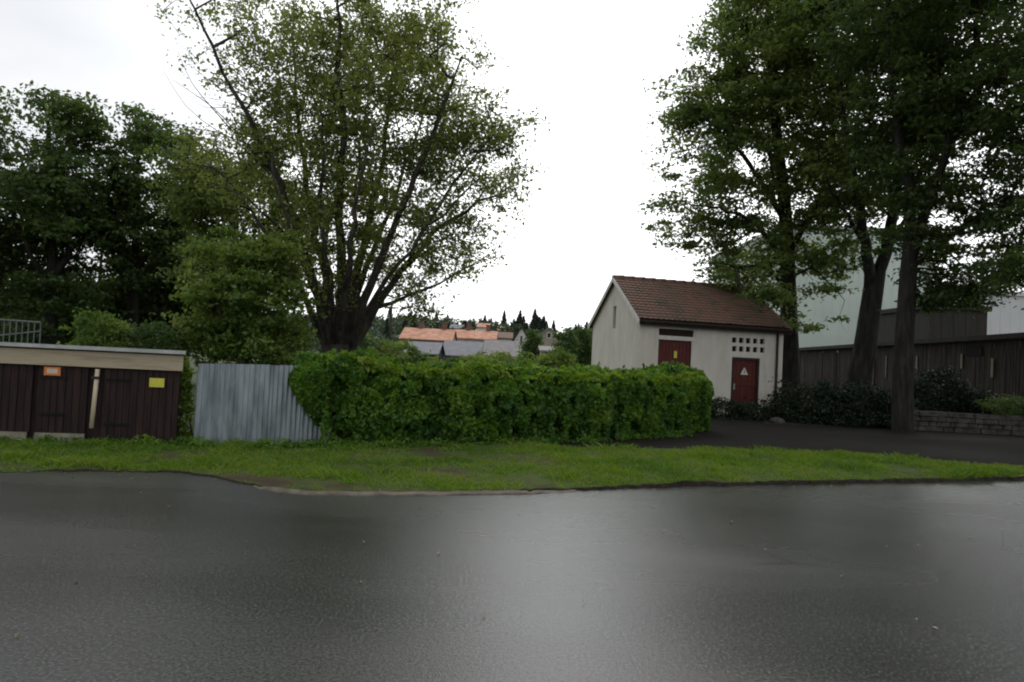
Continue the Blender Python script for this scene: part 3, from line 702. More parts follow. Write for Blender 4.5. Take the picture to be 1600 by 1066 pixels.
# big red double door
zb = .55; l1 = la1 - .06
bd = MB(); n_ = 9
for k in range(n_):
    a0, a1 = lerp(la0 + .04, l1 - .04, k / n_), lerp(la0 + .04, l1 - .04, (k + 1) / n_); bd.fbox(hf, a0, a1 - .012, .05 + .006 * (k % 2), .12, zb + .03, lz2 - .05)
bdo = bd.build('double_door', M['red_door'], house)
m = MB(); m.fbox(hf, la0, la0 + .05, .02, .1, zb, lz2 - .001); m.fbox(hf, l1 - .05, l1, .02, .1, zb, lz2 - .001); m.fbox(hf, la0 + .051, l1 - .051, .02, .1, lz2 - .05, lz2 - .001); m.build('door_frame', M['brown_door'], house)
am, zm = on_front(1056, 554); MB().fbox(hf, am - .06, am + .06, .03, .045, zm - .13, zm + .13).build('yellow_plate', M['yellow'], bdo, origin=Vector(house['_o']))
# small door
sd_ = MB(); n_ = 6
for k in range(n_):
    a0, a1 = lerp(da0 + .09, da1 - .09, k / n_), lerp(da0 + .09, da1 - .09, (k + 1) / n_); sd_.fbox(hf, a0, a1 - .01, .07 + .005 * (k % 2), .13, .14, dzt - .09)
sd_.fbox(hf, da0 + .1, da1 - .1, .045, .069, 1.12, 1.24); sd_.fbox(hf, da0 + .1, da1 - .1, .045, .069, .3, .42)
sdo = sd_.build('door', M['red_door'], house)
m = MB(); m.fbox(hf, da0, da0 + .09, -.01, .12, .12, dzt - .001); m.fbox(hf, da1 - .09, da1, -.01, .12, .12, dzt - .001); m.fbox(hf, da0 + .091, da1 - .091, -.01, .12, dzt - .09, dzt - .001); m.build('door_frame', M['trim_dark'], house)
m = MB(); m.tube([hf(da0 + .16, .02, 1.02), hf(da0 + .16, .02, 1.16)], .014, 8); m.fbox(hf, da0 + .13, da0 + .19, .035, .05, .98, 1.2); m.build('handle', M['pale_metal'], sdo, origin=Vector(house['_o']))
# triangular warning sign on the door, pale with a dark bolt
ac, zc = on_front(1164, 581)
m = MB(); m.add([hf(ac - .17, .045, zc - .12), hf(ac + .17, .045, zc - .12), hf(ac, .045, zc + .17), hf(ac - .17, .06, zc - .12), hf(ac + .17, .06, zc - .12), hf(ac, .06, zc + .17)], [(0, 1, 2), (5, 4, 3), (0, 3, 4, 1), (1, 4, 5, 2), (2, 5, 3, 0)]); sg = m.build('warning_triangle', M['white_paint'], sdo, origin=Vector(house['_o']))
m = MB(); m.add([hf(ac + .02, .042, zc + .09), hf(ac - .035, .042, zc - .0), hf(ac + .0, .042, zc + .0), hf(ac - .01, .042, zc - .09), hf(ac + .04, .042, zc + .02), hf(ac + .005, .042, zc + .02)], [(0, 1, 2, 5), (5, 2, 3, 4)]); m.build('bolt_symbol', M['ink'], sdo, origin=Vector(house['_o']))
for h in vents:
    m = MB(); m.fbox(hf, h[0], h[1], .12, .14, h[2], h[3]); 
    for q in (.25, .5, .75): m.fbox(hf, h[0], h[1], .09, .11, lerp(h[2], h[3], q) - .012, lerp(h[2], h[3], q) + .012)
    m.build('vent', M['black'], house)
MB().fbox(hf, da0 - .1, da1 + .1, -.5, -.003, -.02, .12).build('step', M['concrete'], house)
# plinth, downpipe, fascia, gutter
apx, _ = on_front(1212, 570)
m = MB(); m.tube([hf(apx + .12, -.3, ZE + .0), hf(apx + .1, -.16, ZE - .12), hf(apx, -.07, ZE - .3), hf(apx, -.07, .1), hf(apx - .02, -.17, .03)], .05, 10); m.build('downpipe', M['trim_dark'], house, smooth=True)
OV = .28; sl = (ZA_ - ZE) / (DH / 2)
m = MB(); m.fbox(hf, -.12, LH + .2, -OV + .02, -OV + .05, ZE - sl * OV - .13, ZE - sl * OV + .03); m.build('fascia', M['trim_dark'], house)
m = MB(); V = []
for i in range(2):
    for k in range(7):
        an = math.pi * (1 + k / 6); V.append(hf((-.14, LH + .22)[i], -OV - .05 + .06 * math.cos(an), ZE - sl * OV + .0 + .06 * math.sin(an)))
m.add(V, [(k, k + 1, k + 8, k + 7) for k in range(6)]); m.build('gutter', M['trim_dark'], house, smooth=True)
# tiled roof: stepped courses with rolls, both slopes
def roof_slope(m, sgn):
    na, nc_ = 150, 15; Lr = LH + .34; run = DH / 2 + OV
    for c in range(nc_):
        for half in range(2):
            pass
    V = []; rows_ = []
    for c in range(nc_):
        for e in (0., 1.):
            s = (c + e) / nc_; h = .045 * (1 - e) + .018       # each course lifts at its lower edge
            rows_.append((s, h))
    for (s, h) in rows_:
        for i in range(na + 1):
            a = -.14 + Lr * i / na; roll = .022 * abs(math.sin(i * math.pi / 5)) ; sag = .012 * mn.noise(Vector((a * 1.5, s * 9, sgn)))
            v = -OV + run * s; z = ZE + sl * v + h + roll + .05 + sag
            vv = v if sgn > 0 else DH - v
            V.append(hf(a, vv, z))
    Fc = []
    for r in range(len(rows_) - 1):
        for i in range(na): q = r * (na + 1) + i; Fc.append((q, q + 1, q + na + 2, q + na + 1) if sgn > 0 else (q, q + na + 1, q + na + 2, q + 1))
    m.add(V, Fc)
m = MB(); roof_slope(m, 1); roof_slope(m, -1)
rf = m.build('roof', M['tile'], house, smooth=False)
m = MB()                                                        # roof underside deck
for sgn in (1, -1):
    g = (lambda v: v) if sgn > 0 else (lambda v: DH - v)
    m.hexa([hf(-.1, g(-OV), ZE - sl * OV - .03), hf(LH + .16, g(-OV), ZE - sl * OV - .03), hf(LH + .16, g(DH / 2), ZA_ - .03), hf(-.1, g(DH / 2), ZA_ - .03),
            hf(-.1, g(-OV), ZE - sl * OV + .045), hf(LH + .16, g(-OV), ZE - sl * OV + .045), hf(LH + .16, g(DH / 2), ZA_ + .045), hf(-.1, g(DH / 2), ZA_ + .045)])
m.build('roof_deck', M['trim_dark'], rf, origin=Vector(house['_o']))
m = MB()
for k in range(14):
    a0 = -.16 + (LH + .38) * k / 14; a1 = a0 + (LH + .38) / 14 + .03; m.tube([hf(a0, DH / 2, ZA_ + .06), hf(a1, DH / 2, ZA_ + .075)], [.10, .115], 10)
m.build('ridge_tile', M['tile'], rf, smooth=True, origin=Vector(house['_o']))
for sgn in (1, -1):
    g = (lambda v: v) if sgn > 0 else (lambda v: DH - v)
    m = MB(); m.hexa([hf(-.17, g(-OV), ZE - sl * OV - .13), hf(-.135, g(-OV), ZE - sl * OV - .13), hf(-.135, g(DH / 2), ZA_ - .10), hf(-.17, g(DH / 2), ZA_ - .10),
            hf(-.17, g(-OV), ZE - sl * OV + .07), hf(-.135, g(-OV), ZE - sl * OV + .07), hf(-.135, g(DH / 2), ZA_ + .08), hf(-.17, g(DH / 2), ZA_ + .08)])
    m.build('bargeboard', M['white_paint'], house)

# ================================================================== RIGHT: stone wall, long wooden shed, halls
w0, w1 = G(1418, 672), G(1720, 688)
sw = thing('stone_wall', w0, 'low grey dry stone wall at the right behind the driveway', 'wall')
d = (w1 - w0); LW = d.length; wf = frame(w0, d); m = MB(); random.seed(4)
zc_ = 0.; 
for row in range(4):
    a = -.1 * (row % 2); hh = .165
    while a < LW:
        l = random.uniform(.25, .6); b = random.uniform(-.03, .03); g = .012
        p = [wf(a + g, b, row * hh + g), wf(a + l - g, b, row * hh + g), wf(a + l - g, .45, row * hh + g), wf(a + g, .45, row * hh + g)]
        tp_ = random.uniform(.9, 1.0) * hh
        p += [wf(a + g * 2, b + .03, row * hh + tp_), wf(a + l - g * 2, b + .02, row * hh + tp_), wf(a + l - g, .43, row * hh + tp_), wf(a + g, .43, row * hh + tp_)]
        m.hexa(p); a += l
o = m.build('stones', M['stone'], sw); 
MB().fbox(wf, 0, LW, .06, .38, 0, .6).build('wall_core', M['soil'], sw)

# long shed: roofline recedes from the right of the frame to behind the house
TR = P(1600, 521, 27.); TL = P(1226, 546, 52.); ZS = (TR.z + TL.z) / 2
dS = Vector((TR.x - TL.x, TR.y - TL.y, 0)); LS = dS.length + 9; o0 = Vector((TL.x, TL.y, 0)); lf = frame(o0, dS)  # a runs towards the camera/right, b runs away right
ls = thing('long_shed', o0, 'long weathered grey wooden shed with dark flat roof behind the trees at right', 'shed')
us_ = dS.normalized()
slope = (TR.z - TL.z) / dS.length
def ztop(a): return TL.z + slope * a
m = MB(); a = 0; random.seed(9)
while a < LS:
    wd_ = random.uniform(.14, .2)
    skip_ = random.random() < .02
    if not skip_:
        b = random.uniform(0, .03); z1 = ztop(a) - .22
        m.hexa([lf(a, b, 0), lf(a + wd_ - .015, b, 0), lf(a + wd_ - .015, b + .025, 0), lf(a, b + .025, 0), lf(a, b, z1), lf(a + wd_ - .015, b, z1), lf(a + wd_ - .015, b + .025, z1), lf(a, b + .025, z1)])
    a += wd_
m.build('board_wall', M['weathered'], ls)
m = MB(); m.fbox(lf, 0, LS, .08, .12, 0, min(ztop(0), ztop(LS)) - .3); m.fbox(lf, 0, .1, .13, 4, 0, ztop(0) - .3); m.build('inner_wall', M['dark_clad'], ls)
m = MB(); m.hexa([lf(-.3, -.35, ztop(0) - .2), lf(LS, -.35, ztop(LS) - .2), lf(LS, 4.5, ztop(LS) - .2 + .3), lf(-.3, 4.5, ztop(0) - .2 + .3), lf(-.3, -.35, ztop(0)), lf(LS, -.35, ztop(LS)), lf(LS, 4.5, ztop(LS) + .3), lf(-.3, 4.5, ztop(0) + .3)])
m.build('roof', M['tar'], ls)
def shed_a(px, py):
    n = Vector((-us_.y, us_.x, 0)); r = ray(px, py); t = o0.dot(n) / r.dot(n); q = r * t; return (Vector((q.x, q.y, 0)) - o0).dot(us_), EYE + r.z * t
for (px, y0, y1, wpx) in ((1434, 556, 580, .11), (1504, 553, 576, .12), (1552, 560, 590, .13), (1386, 556, 590, .07)):
    a, zt_ = shed_a(px, y0); _, zb_ = shed_a(px, y1); m = MB(); m.fbox(lf, a - wpx / 2, a + wpx / 2, -.05, -.004, zb_, zt_); m.build('pale_strip', M['concrete'], ls)  # pale upright strips on the board wall
for (px, y0, y1, hw) in ((1212, 552, 600, .0), (1357, 545, 602, .8), (1523, 542, 556, .55)):
    if hw == 0: continue
    a, zt_ = shed_a(px, y0); _, zb_ = shed_a(px, y1); m = MB(); m.fbox(lf, a - hw, a + hw, -.04, -.002, zb_, zt_); m.build('hatch', M['brown_door'] if hw > .6 else M['black'], ls)
# dark red door end next to the house
q = P(1215, 560, 44); rs_ = thing('red_outhouse', (q.x, q.y, 0), 'dark red wooden outhouse half hidden between white house and long shed', 'shed')
of = frame((q.x - .9, q.y, 0), (1, .1, 0)); MB().fbox(of, 0, 1.9, 0, 2.2, 0, 2.7).build('wall', M['brown_door'], rs_); MB().fbox(of, -.15, 2.05, -.15, 2.35, 2.703, 2.8).build('roof', M['tar'], rs_)
MB().fbox(of, .5, 1.4, -.03, -.002, .05, 2.1).build('door', M['trim_dark'], rs_)

# pale industrial halls far behind
def hall(name, pxl, pxr, pyt, d, mat, label, depth=25, ribs=True, edge=None, cat='building'):
    a = foot(pxl, d); b = foot(pxr, d); z = P(pxl, pyt, d).z; f_ = frame(a, (b - a)); Lh = (b - a).length
    t = thing(name, a, label, cat)
    m = MB(); m.fbox(f_, 0, Lh, .1, depth, 0, z - .1); 
    if ribs:
        n = int(Lh / .9)
        for k in range(n): m.fbox(f_, k * .9, k * .9 + .86, .085, .099, 0, z - .1)
    m.build('wall', mat, t); MB().fbox(f_, -.2, Lh + .2, -.1, depth + .2, z - .097, z + .25).build('roof_edge', edge or mat, t)
    return t
hall('industrial_hall', 1217, 1452, 352, 72, M['hall'], 'large pale green sheet clad hall behind the long wooden shed')
hall('warehouse', 1530, 1980, 458, 62, M['hall2'], 'pale grey warehouse at the right edge above the long shed')
dk = hall('timber_barn', 1450, 1541, 480, 50, M['dark_clad'], 'dark timber barn between the two pale halls', depth=9, edge=M['tar'], cat='barn')

# ================================================================== BACKGROUND HOUSES
def gable_house(name, label, pxl, pxr, d, ph, pe, wall, roof, group=None, depth=9, pb=None, rot=0., wins=0, chim=0):
    """ridge parallel to the view: ph and pe are the photo rows of ridge and eaves"""
    a = foot(pxl, d); b = foot(pxr, d); u_ = (b - a); u_.z = 0; Lh = u_.length; mid = (pxl + pxr) / 2
    if rot: u_ = Matrix.Rotation(rot, 3, 'Z') @ u_
    f_ = frame(a, u_); ze = P(mid, pe, d).z; zr = P(mid, ph, d + depth / 2).z; t = thing(name, a, label, 'house', group); zb = -.3
    m = MB(); m.fbox(f_, .3, Lh - .3, .3, depth - .3, zb, ze - .02); m.add([f_(.3, .3, ze - .019), f_(.3, depth - .3, ze - .019), f_(.3, depth / 2, zr - .25), f_(Lh - .3, .3, ze - .019), f_(Lh - .3, depth - .3, ze - .019), f_(Lh - .3, depth / 2, zr - .25)], [(0, 2, 1), (3, 4, 5)]); m.build('wall', wall, t)
    m = MB()
    for g in ((lambda v: v), (lambda v: depth - v)):
        m.hexa([f_(0, g(-.3), ze - .15), f_(Lh, g(-.3), ze - .15), f_(Lh, g(depth / 2), zr - .15), f_(0, g(depth / 2), zr - .15), f_(0, g(-.3), ze), f_(Lh, g(-.3), ze), f_(Lh, g(depth / 2), zr), f_(0, g(depth / 2), zr)])
    ro = m.build('roof', roof, t)
    for k in range(chim):
        x = Lh * (k + .6) / (chim + .2); m = MB(); m.fbox(f_, x, x + .8, depth / 2 - .4, depth / 2 + .4, zr - .4, zr + 1.0); m.fbox(f_, x - .08, x + .88, depth / 2 - .48, depth / 2 + .48, zr + 1.003, zr + 1.12); m.build('chimney', M['tile'], ro, origin=Vector(t['_o']))
    for k in range(wins):
        x = .3 + (Lh - .6) * (k + .5) / wins; m = MB(); m.fbox(f_, x - .5, x + .5, .26, .298, ze - 1.5, ze - .45); wi = m.build('window', M['white_paint'], t)
        m = MB(); m.fbox(f_, x - .42, x + .42, .245, .259, ze - 1.42, ze - .53); m.build('pane', M['glass'], wi, origin=Vector(t['_o']))
    return t
gable_house('terraced_house', 'longer house with pale orange tiled roof beyond the hedge, nearest the big tree', 622, 706, 112, 513, 530, M['render_tan'], M['orange_tile'], depth=11, wins=5, chim=2)
gable_house('terraced_house', 'orange roofed house further right and slightly further back', 704, 775, 126, 516, 529, M['render_white'], M['orange_tile'], depth=12, wins=5, chim=2)
gable_house('hillside_house', 'small far grey roofed house above the orange roofs', 700, 722, 215, 507, 513, M['render_white'], M['slate'], depth=8)
gable_house('hillside_house', 'small far grey roofed house among trees right of the pale gable', 846, 866, 210, 520, 526, M['render_tan'], M['slate'], depth=8)
gable_house('terraced_house', 'house with blue grey slate roof and white wall just above the hedge', 688, 752, 92, 533, 556, M['render_white'], M['slate'], depth=10, wins=4, group=None)
gable_house('terraced_house', 'house with worn warm grey roof right of the blue grey slate one', 753, 808, 88, 532, 556, M['render_tan'], M['slate_warm'], depth=10, wins=3)
gable_house('terraced_house', 'low house with dark teal grey roof half hidden by bushes left of the slate roof', 628, 686, 84, 534, 552, M['dark_clad'], M['slate'], depth=8, wins=3)
gable_house('terraced_house', 'pale walled house with brown roof between the orange roofs and the worn grey roof', 772, 800, 135, 519, 528, M['render_white'], M['tile'], depth=9, wins=3)
gable_house('terraced_house', 'low white house with grey roof in front of the orange roofs near the big tree', 640, 676, 100, 538, 547, M['render_white'], M['slate_warm'], depth=8, wins=4)
gable_house('hillside_house', 'far muted red roofed house on the slope left of the conifer clump', 775, 795, 205, 510, 516, M['render_tan'], M['orange_tile'], depth=8)
up = thing('utility_pole', foot(608, 70), 'thin utility pole just right of the big airy tree, far behind the hedge', 'pole')
_b = foot(608, 70); _z = P(608, 474, 70).z; MB().tube([_b, (_b.x, _b.y, _z)], [.14, .10], 8).build('mast', M['weathered'], up, smooth=True)
MB().fbox(frame(_b, (1, .2, 0)), -.7, .7, -.06, .06, _z - .5, _z - .38).build('crossarm', M['weathered'], up)
# house whose white gable faces us
def gable_front(name, label, pxl, pxr, d, pr_, pe, wall, roof, depth=9):
    a = foot(pxl, d); b = foot(pxr, d); f_ = frame(a, b - a); Lh = (b - a).length; mid = (pxl + pxr) / 2; ze = P(mid, pe, d).z; zr = P(mid, pr_, d).z
    t = thing(name, a, label, 'house'); m = MB(); m.fbox(f_, 0, Lh, 0, depth, -.3, ze); m.add([f_(0, 0, ze), f_(Lh, 0, ze), f_(Lh / 2, 0, zr), f_(0, depth, ze), f_(Lh, depth, ze), f_(Lh / 2, depth, zr)], [(0, 1, 2), (5, 4, 3)]); m.build('wall', wall, t)
    m = MB()
    for g in ((lambda v: v), (lambda v: Lh - v)):
        m.hexa([f_(g(-.3), -.3, ze - .25), f_(g(Lh / 2), -.3, zr), f_(g(Lh / 2), depth, zr), f_(g(-.3), depth, ze - .25), f_(g(-.3), -.3, ze), f_(g(Lh / 2), -.3, zr + .25), f_(g(Lh / 2), depth, zr + .25), f_(g(-.3), depth, ze)])
    m.build('roof', roof, t)
    m = MB(); m.fbox(f_, Lh * .38, Lh * .62, -.04, -.002, ze - .6, ze + .6); wi = m.build('window', M['white_paint'], t); m = MB(); m.fbox(f_, Lh * .41, Lh * .59, -.055, -.042, ze - .5, ze + .5); m.build('pane', M['glass'], wi, origin=Vector(t['_o']))
    return t
gable_front('gabled_house', 'narrow house with pale gable beside the dark round tree', 803, 823, 105, 512, 530, M['render_white'], M['dark_clad'])
gable_front('gabled_house', 'small tan house on the wooded slope above the grey shed', 842, 870, 150, 513, 524, M['render_tan'], M['slate_warm'])
gable_house('garden_building', 'long low grey building in front of the dark trees left of the white house', 842, 876, 70, 541, 548, M['render_tan'], M['slate_warm'], depth=6)
gable_house('hillside_house', 'far pale house among conifers on the hillside at the centre', 742, 764, 230, 505, 511, M['render_white'], M['orange_tile'], depth=8)

# far wooded hill
def conifer_mesh(seed, H=9.):
    r = np.random.default_rng(seed); n = 620; z = r.random(n) ** .85; rad = (1 - z) ** .8 * .24 * H * (.55 + .6 * r.random(n)); an = r.random(n) * 6.283
    pos = np.stack([np.cos(an) * rad, np.sin(an) * rad, .1 * H + z * H * .9], 1)
    global rng
    rng = r; V, Fc = leaf_mesh(pos, .75, up=1.0, droop=1.0, width=.5); return V, Fc
random.seed(12)
cm = []
for k in range(3):
    V, Fc = conifer_mesh(40 + k); me_o = npmesh('crown', V, Fc, M['needle']); tm = MB(); tm.tube([(0, 0, -.5), (0, 0, 4), (0, 0, 8.6)], [.16, .1, .03], 6); tr_o = tm.build('trunk', M['bark'], None)
    cm.append((me_o.data, tr_o.data)); bpy.data.objects.remove(me_o); bpy.data.objects.remove(tr_o)
n_con = 0
for k in range(80):
    px = random.uniform(600, 945) if k > 14 else random.uniform(780, 930); d = random.uniform(205, 330)
    if 640 < px < 760 and random.random() < .45: continue
    q = foot(px, d); z = terrain(q.x, q.y); s = random.uniform(.55, .95) * (1.25 if 785 < px < 850 else 1)
    r = bpy.data.objects.new('conifer', None); C.objects.link(r); r.location = (q.x, q.y, z); r.scale = (s, s, s * random.uniform(.9, 1.25)); r.rotation_euler.z = random.uniform(0, 6)
    tag(r, 'dark spiky conifer among many on the far hill behind the houses', 'conifer', 'conifers on the far hill')
    a, b = cm[k % 3]
    for nm, dta in (('crown', a), ('trunk', b)):
        o = bpy.data.objects.new(nm, dta); C.objects.link(o); o.parent = r
# far broadleaf wood as one mass
rng = np.random.default_rng(5); nb = 100000
cx = rng.uniform(-290, 210, 620); cy = rng.uniform(165, 320, 620); cz = np.array([terrain(x, y) for x, y in zip(cx, cy)])
k = rng.integers(0, 620, nb); v = unit(rng.normal(size=(nb, 3))) * (rng.random((nb, 1)) ** .4); rs2 = rng.uniform(3, 5.6, 620)
pos = np.stack([cx[k] + v[:, 0] * rs2[k], cy[k] + v[:, 1] * rs2[k], cz[k] + 3.2 + v[:, 2] * rs2[k] * .8], 1)
V, Fc = leaf_mesh(pos, .9, up=.6, width=.8); tag(npmesh('far_wood', V, Fc, M['leaf_far']), 'distant mixed green wood covering the low hill', 'wood', kind='stuff')

# bushes between hedge and the far houses
def GB(px, py, d, rpx, rpy, rd, w=1): return PB(px, py, d, rpx, rpy, rd, w)
def bush(px, pyt, pyb, d, hw, label, mat, n, ls, group=None, seed=1, name='bush', cat='bush', extra=()):
    c = (pyt + hz_(px) + EYE * F / d) / 2; ry = (hz_(px) + EYE * F / d - pyt) / 2
    bl = [GB(px, c, d, hw, ry, hw * d / F * .9)] + [GB(*e) for e in extra]
    return shrub(name, label, cat, foot(px, d), bl, n, ls, mat, group, seed)
bush(585, 531, 0, 40, 44, 'wide mid green bush behind the hedge right of the big tree trunk', M['leaf_maple'], 9000, .16, seed=31, extra=[(625, 556, 42, 40, 22, 1.2), (560, 545, 40, 30, 26, 1.2)])
bush(832, 516, 0, 78, 13, 'dark round columnar tree beside the pale gabled house', M['leaf_dark'], 3500, .3, seed=32, name='round_tree', cat='tree')
bush(900, 514, 0, 60, 26, 'dark green bushy tree close to the left of the white house', M['leaf_dark'], 8000, .24, seed=33, name='bushy_tree', cat='tree', extra=[(884, 545, 58, 18, 28, 1.2), (918, 540, 60, 18, 30, 1.2)])
bush(830, 553, 0, 50, 42, 'low olive green bush row behind the hedge centre', M['leaf_bush'], 7000, .18, seed=34, extra=[(775, 566, 52, 40, 14, 1.2), (870, 562, 50, 30, 14, 1.)])
bush(660, 559, 0, 46, 36, 'pale green garden bush in front of the slate roofed houses', M['leaf_bush'], 5000, .16, seed=35, extra=[(740, 567, 47, 40, 10, 1.2)])
bush(765, 518, 0, 160, 26, 'olive green tree rising behind the worn grey roof', M['leaf_far'], 4000, .6, seed=36, name='garden_tree', cat='tree', extra=[(800, 530, 170, 30, 22, 4), (730, 528, 170, 24, 16, 4)])
bush(895, 520, 0, 180, 40, 'wide mid green tree on the slope behind the white house', M['leaf_far'], 5000, .6, seed=37, name='slope_tree', cat='tree', extra=[(860, 530, 170, 26, 20, 4), (935, 528, 180, 30, 24, 4)])

# ================================================================== TREES, LEFT
D = 18.
base = foot(532, D)
limbs = [
 LB([(532, 640, D), (531, 600, D), (530, 570, D), (530, 548, D)], .50, .43),
 LB([(515, 552, D), (498, 470, D - .2), (475, 395, D - .4), (448, 315, D - .8), (415, 240, D - 1.2), (380, 172, D - 1.5), (345, 105, D - 1.8), (318, 45, D - 2), (296, -10, D - 2.1)], .16, .02),
 LB([(520, 552, D), (508, 440, D + .5), (490, 345, D + .8), (474, 245, D + 1.0), (462, 140, D + 1.2), (455, 30, D + 1.3)], .15, .02),
 LB([(530, 552, D), (533, 420, D - .3), (530, 310, D - .6), (536, 200, D - 1), (530, 90, D - 1.2), (532, -20, D - 1.3)], .17, .02),
 LB([(536, 552, D), (556, 430, D + .6), (578, 335, D + 1.1), (598, 235, D + 1.5), (614, 120, D + 1.7), (630, 20, D + 1.8)], .16, .02),
 LB([(542, 552, D), (578, 445, D - .4), (614, 360, D - .8), (650, 270, D - 1.0), (688, 180, D - 1.2), (722, 95, D - 1.3)], .15, .02),
 LB([(546, 556, D), (588, 482, D + .2), (630, 425, D + .3), (672, 368, D + .4), (730, 330, D + .3), (800, 292, D + .2)], .15, .02),
 LB([(630, 425, D + .3), (676, 335, D - .5), (728, 262, D - .9), (785, 195, D - 1)], .07, .012),
 LB([(588, 482, D + .2), (640, 462, D + .8), (690, 440, D + 1), (760, 400, D + 1.1)], .06, .012),
 LB([(513, 554, D), (470, 450, D + .2), (420, 370, D + .8), (360, 290, D + 1.1), (305, 235, D + 1.2)], .11, .015),
 LB([(475, 395, D - .4), (432, 352, D - 1.4), (385, 312, D - 1.9), (335, 290, D - 2.1)], .06, .01),
 LB([(528, 552, D), (546, 410, D - 1.6), (560, 300, D - 2.3), (584, 200, D - 2.5)], .12, .02),
 LB([(528, 552, D), (505, 425, D + 1.6), (520, 320, D + 2.2), (545, 220, D + 2.5)], .12, .02),
 LB([(522, 552, D), (515, 430, D - 1), (500, 340, D - 1.6), (505, 240, D - 1.9), (495, 150, D - 2)], .12, .02),
 LB([(539, 552, D), (572, 420, D + 1.2), (610, 330, D + 1.8), (640, 240, D + 2.1), (665, 150, D + 2.2)], .12, .02),
 LB([(534, 552, D), (545, 440, D + .9), (553, 350, D + 1.5), (562, 240, D + 1.8), (575, 130, D + 1.9)], .11, .02),
 LB([(544, 554, D), (590, 455, D - 1.2), (640, 395, D - 1.8), (690, 335, D - 2.1), (745, 285, D - 2.2)], .10, .015),
 LB([(518, 554, D), (488, 445, D - 1.4), (455, 375, D - 2), (430, 290, D - 2.3), (420, 200, D - 2.3)], .10, .015),
]
blobs = [PB(560, 190, D, 170, 200, 3.0), PB(460, 120, D, 115, 140, 2.4, .9), PB(660, 190, D, 120, 160, 2.4, .9), PB(730, 290, D, 105, 115, 2.0, 1.1), PB(782, 230, D, 62, 95, 1.3, 1.1), PB(640, 390, D, 100, 80, 2.0, .9),
         PB(350, 70, D - 1, 70, 75, 1.2, .9), PB(390, 250, D, 105, 75, 2.0, 1.0), PB(600, 40, D, 140, 90, 2.4, .9), PB(725, 395, D, 70, 44, 1.2, 1.1), PB(640, 465, D, 52, 36, 1.0, 1.1), PB(262, 14, D - 1.4, 22, 12, .4, .9), PB(540, 350, D, 120, 120, 2.4, .8), PB(500, 440, D, 60, 60, 1.6, .9)]
bare = [LB([(430, 275, D - 1), (385, 225, D - 1.2), (335, 170, D - 1.3), (270, 125, D - 1.3)], .022, .004), LB([(400, 245, D - 1), (350, 190, D - 1.2), (300, 130, D - 1.4), (278, 80, D - 1.4)], .02, .004),
        LB([(420, 270, D - 1), (360, 215, D - .7), (300, 200, D - .6), (245, 185, D - .5)], .02, .004), LB([(385, 225, D - 1.2), (340, 205, D - 1.4), (290, 165, D - 1.5), (255, 110, D - 1.5)], .014, .003)]
for k in range(26):
    x0, y0 = random.uniform(330, 440), random.uniform(150, 300); a_ = random.uniform(2.3, 3.0); l_ = random.uniform(50, 120); x1, y1 = x0 + math.cos(a_) * l_, y0 - math.sin(a_) * l_; dd_ = D - 1.2 + random.uniform(-.6, .8)
    bare.append(LB([(x0, y0, dd_), ((x0 + x1) / 2 + random.uniform(-6, 6), (y0 + y1) / 2 + random.uniform(-8, 8), dd_), (x1, y1, dd_ - .2)], .011, .003))
make_tree('broad_tree', 'big airy many-stemmed tree with thin leaves standing behind the hedge left of centre', base, limbs, blobs, 2300, 32, .094, M['leaf_sparse'], M['bark'], spread=.34, flat=.5, gap=.10, gf=1.25, bare=bare, seed=5, pr=.005)

# far-left dark trees
D = 24.
make_tree('leafy_tree', 'dark dense tree with rounded top at the far left above the shed', foot(70, D), [LB([(75, 600, D), (78, 520, D), (82, 420, D), (80, 300, D), (75, 190, D)], .32, .05), LB([(80, 460, D), (40, 380, D - 1), (0, 300, D - 1.5)], .14, .02), LB([(82, 440, D), (130, 350, D), (150, 260, D)], .14, .02), LB([(80, 380, D), (50, 290, D + 1), (20, 220, D + 1.4)], .1, .02)],
          [PB(70, 300, D, 100, 165, 3.0), PB(-20, 320, D, 100, 150, 2.6), PB(140, 330, D, 60, 120, 2.2), PB(40, 450, D, 120, 80, 2.4), PB(120, 190, D, 50, 45, 1.3)], 760, 48, .17, M['leaf_dark'], M['bark_old'], spread=.52, flat=.3, gap=.15, gf=.75, seed=8, up=1.2, group=None)
D = 26.
make_tree('leafy_tree', 'dark tree with small sky gaps between the far left tree and the airy one', foot(215, D), [LB([(205, 600, D), (208, 500, D), (212, 380, D), (215, 250, D), (212, 180, D)], .28, .04), LB([(208, 470, D), (170, 380, D), (150, 300, D)], .12, .02), LB([(210, 430, D), (255, 350, D), (280, 270, D)], .12, .02)],
          [PB(215, 265, D, 62, 100, 2.2), PB(265, 300, D, 50, 90, 2.0), PB(170, 350, D, 50, 90, 2.0), PB(230, 400, D, 75, 70, 2.0, .8), PB(285, 215, D, 28, 36, 1.)], 480, 44, .17, M['leaf_dark'], M['bark_old'], spread=.48, flat=.3, gap=.16, gf=.8, seed=9, up=1.2)
D = 29.
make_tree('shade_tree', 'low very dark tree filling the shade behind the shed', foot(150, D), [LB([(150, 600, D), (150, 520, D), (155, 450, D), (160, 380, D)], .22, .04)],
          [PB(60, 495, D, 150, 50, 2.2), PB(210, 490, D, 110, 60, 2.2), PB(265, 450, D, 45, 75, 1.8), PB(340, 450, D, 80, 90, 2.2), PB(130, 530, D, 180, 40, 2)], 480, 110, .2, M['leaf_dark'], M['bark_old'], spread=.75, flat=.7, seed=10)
D = 23.
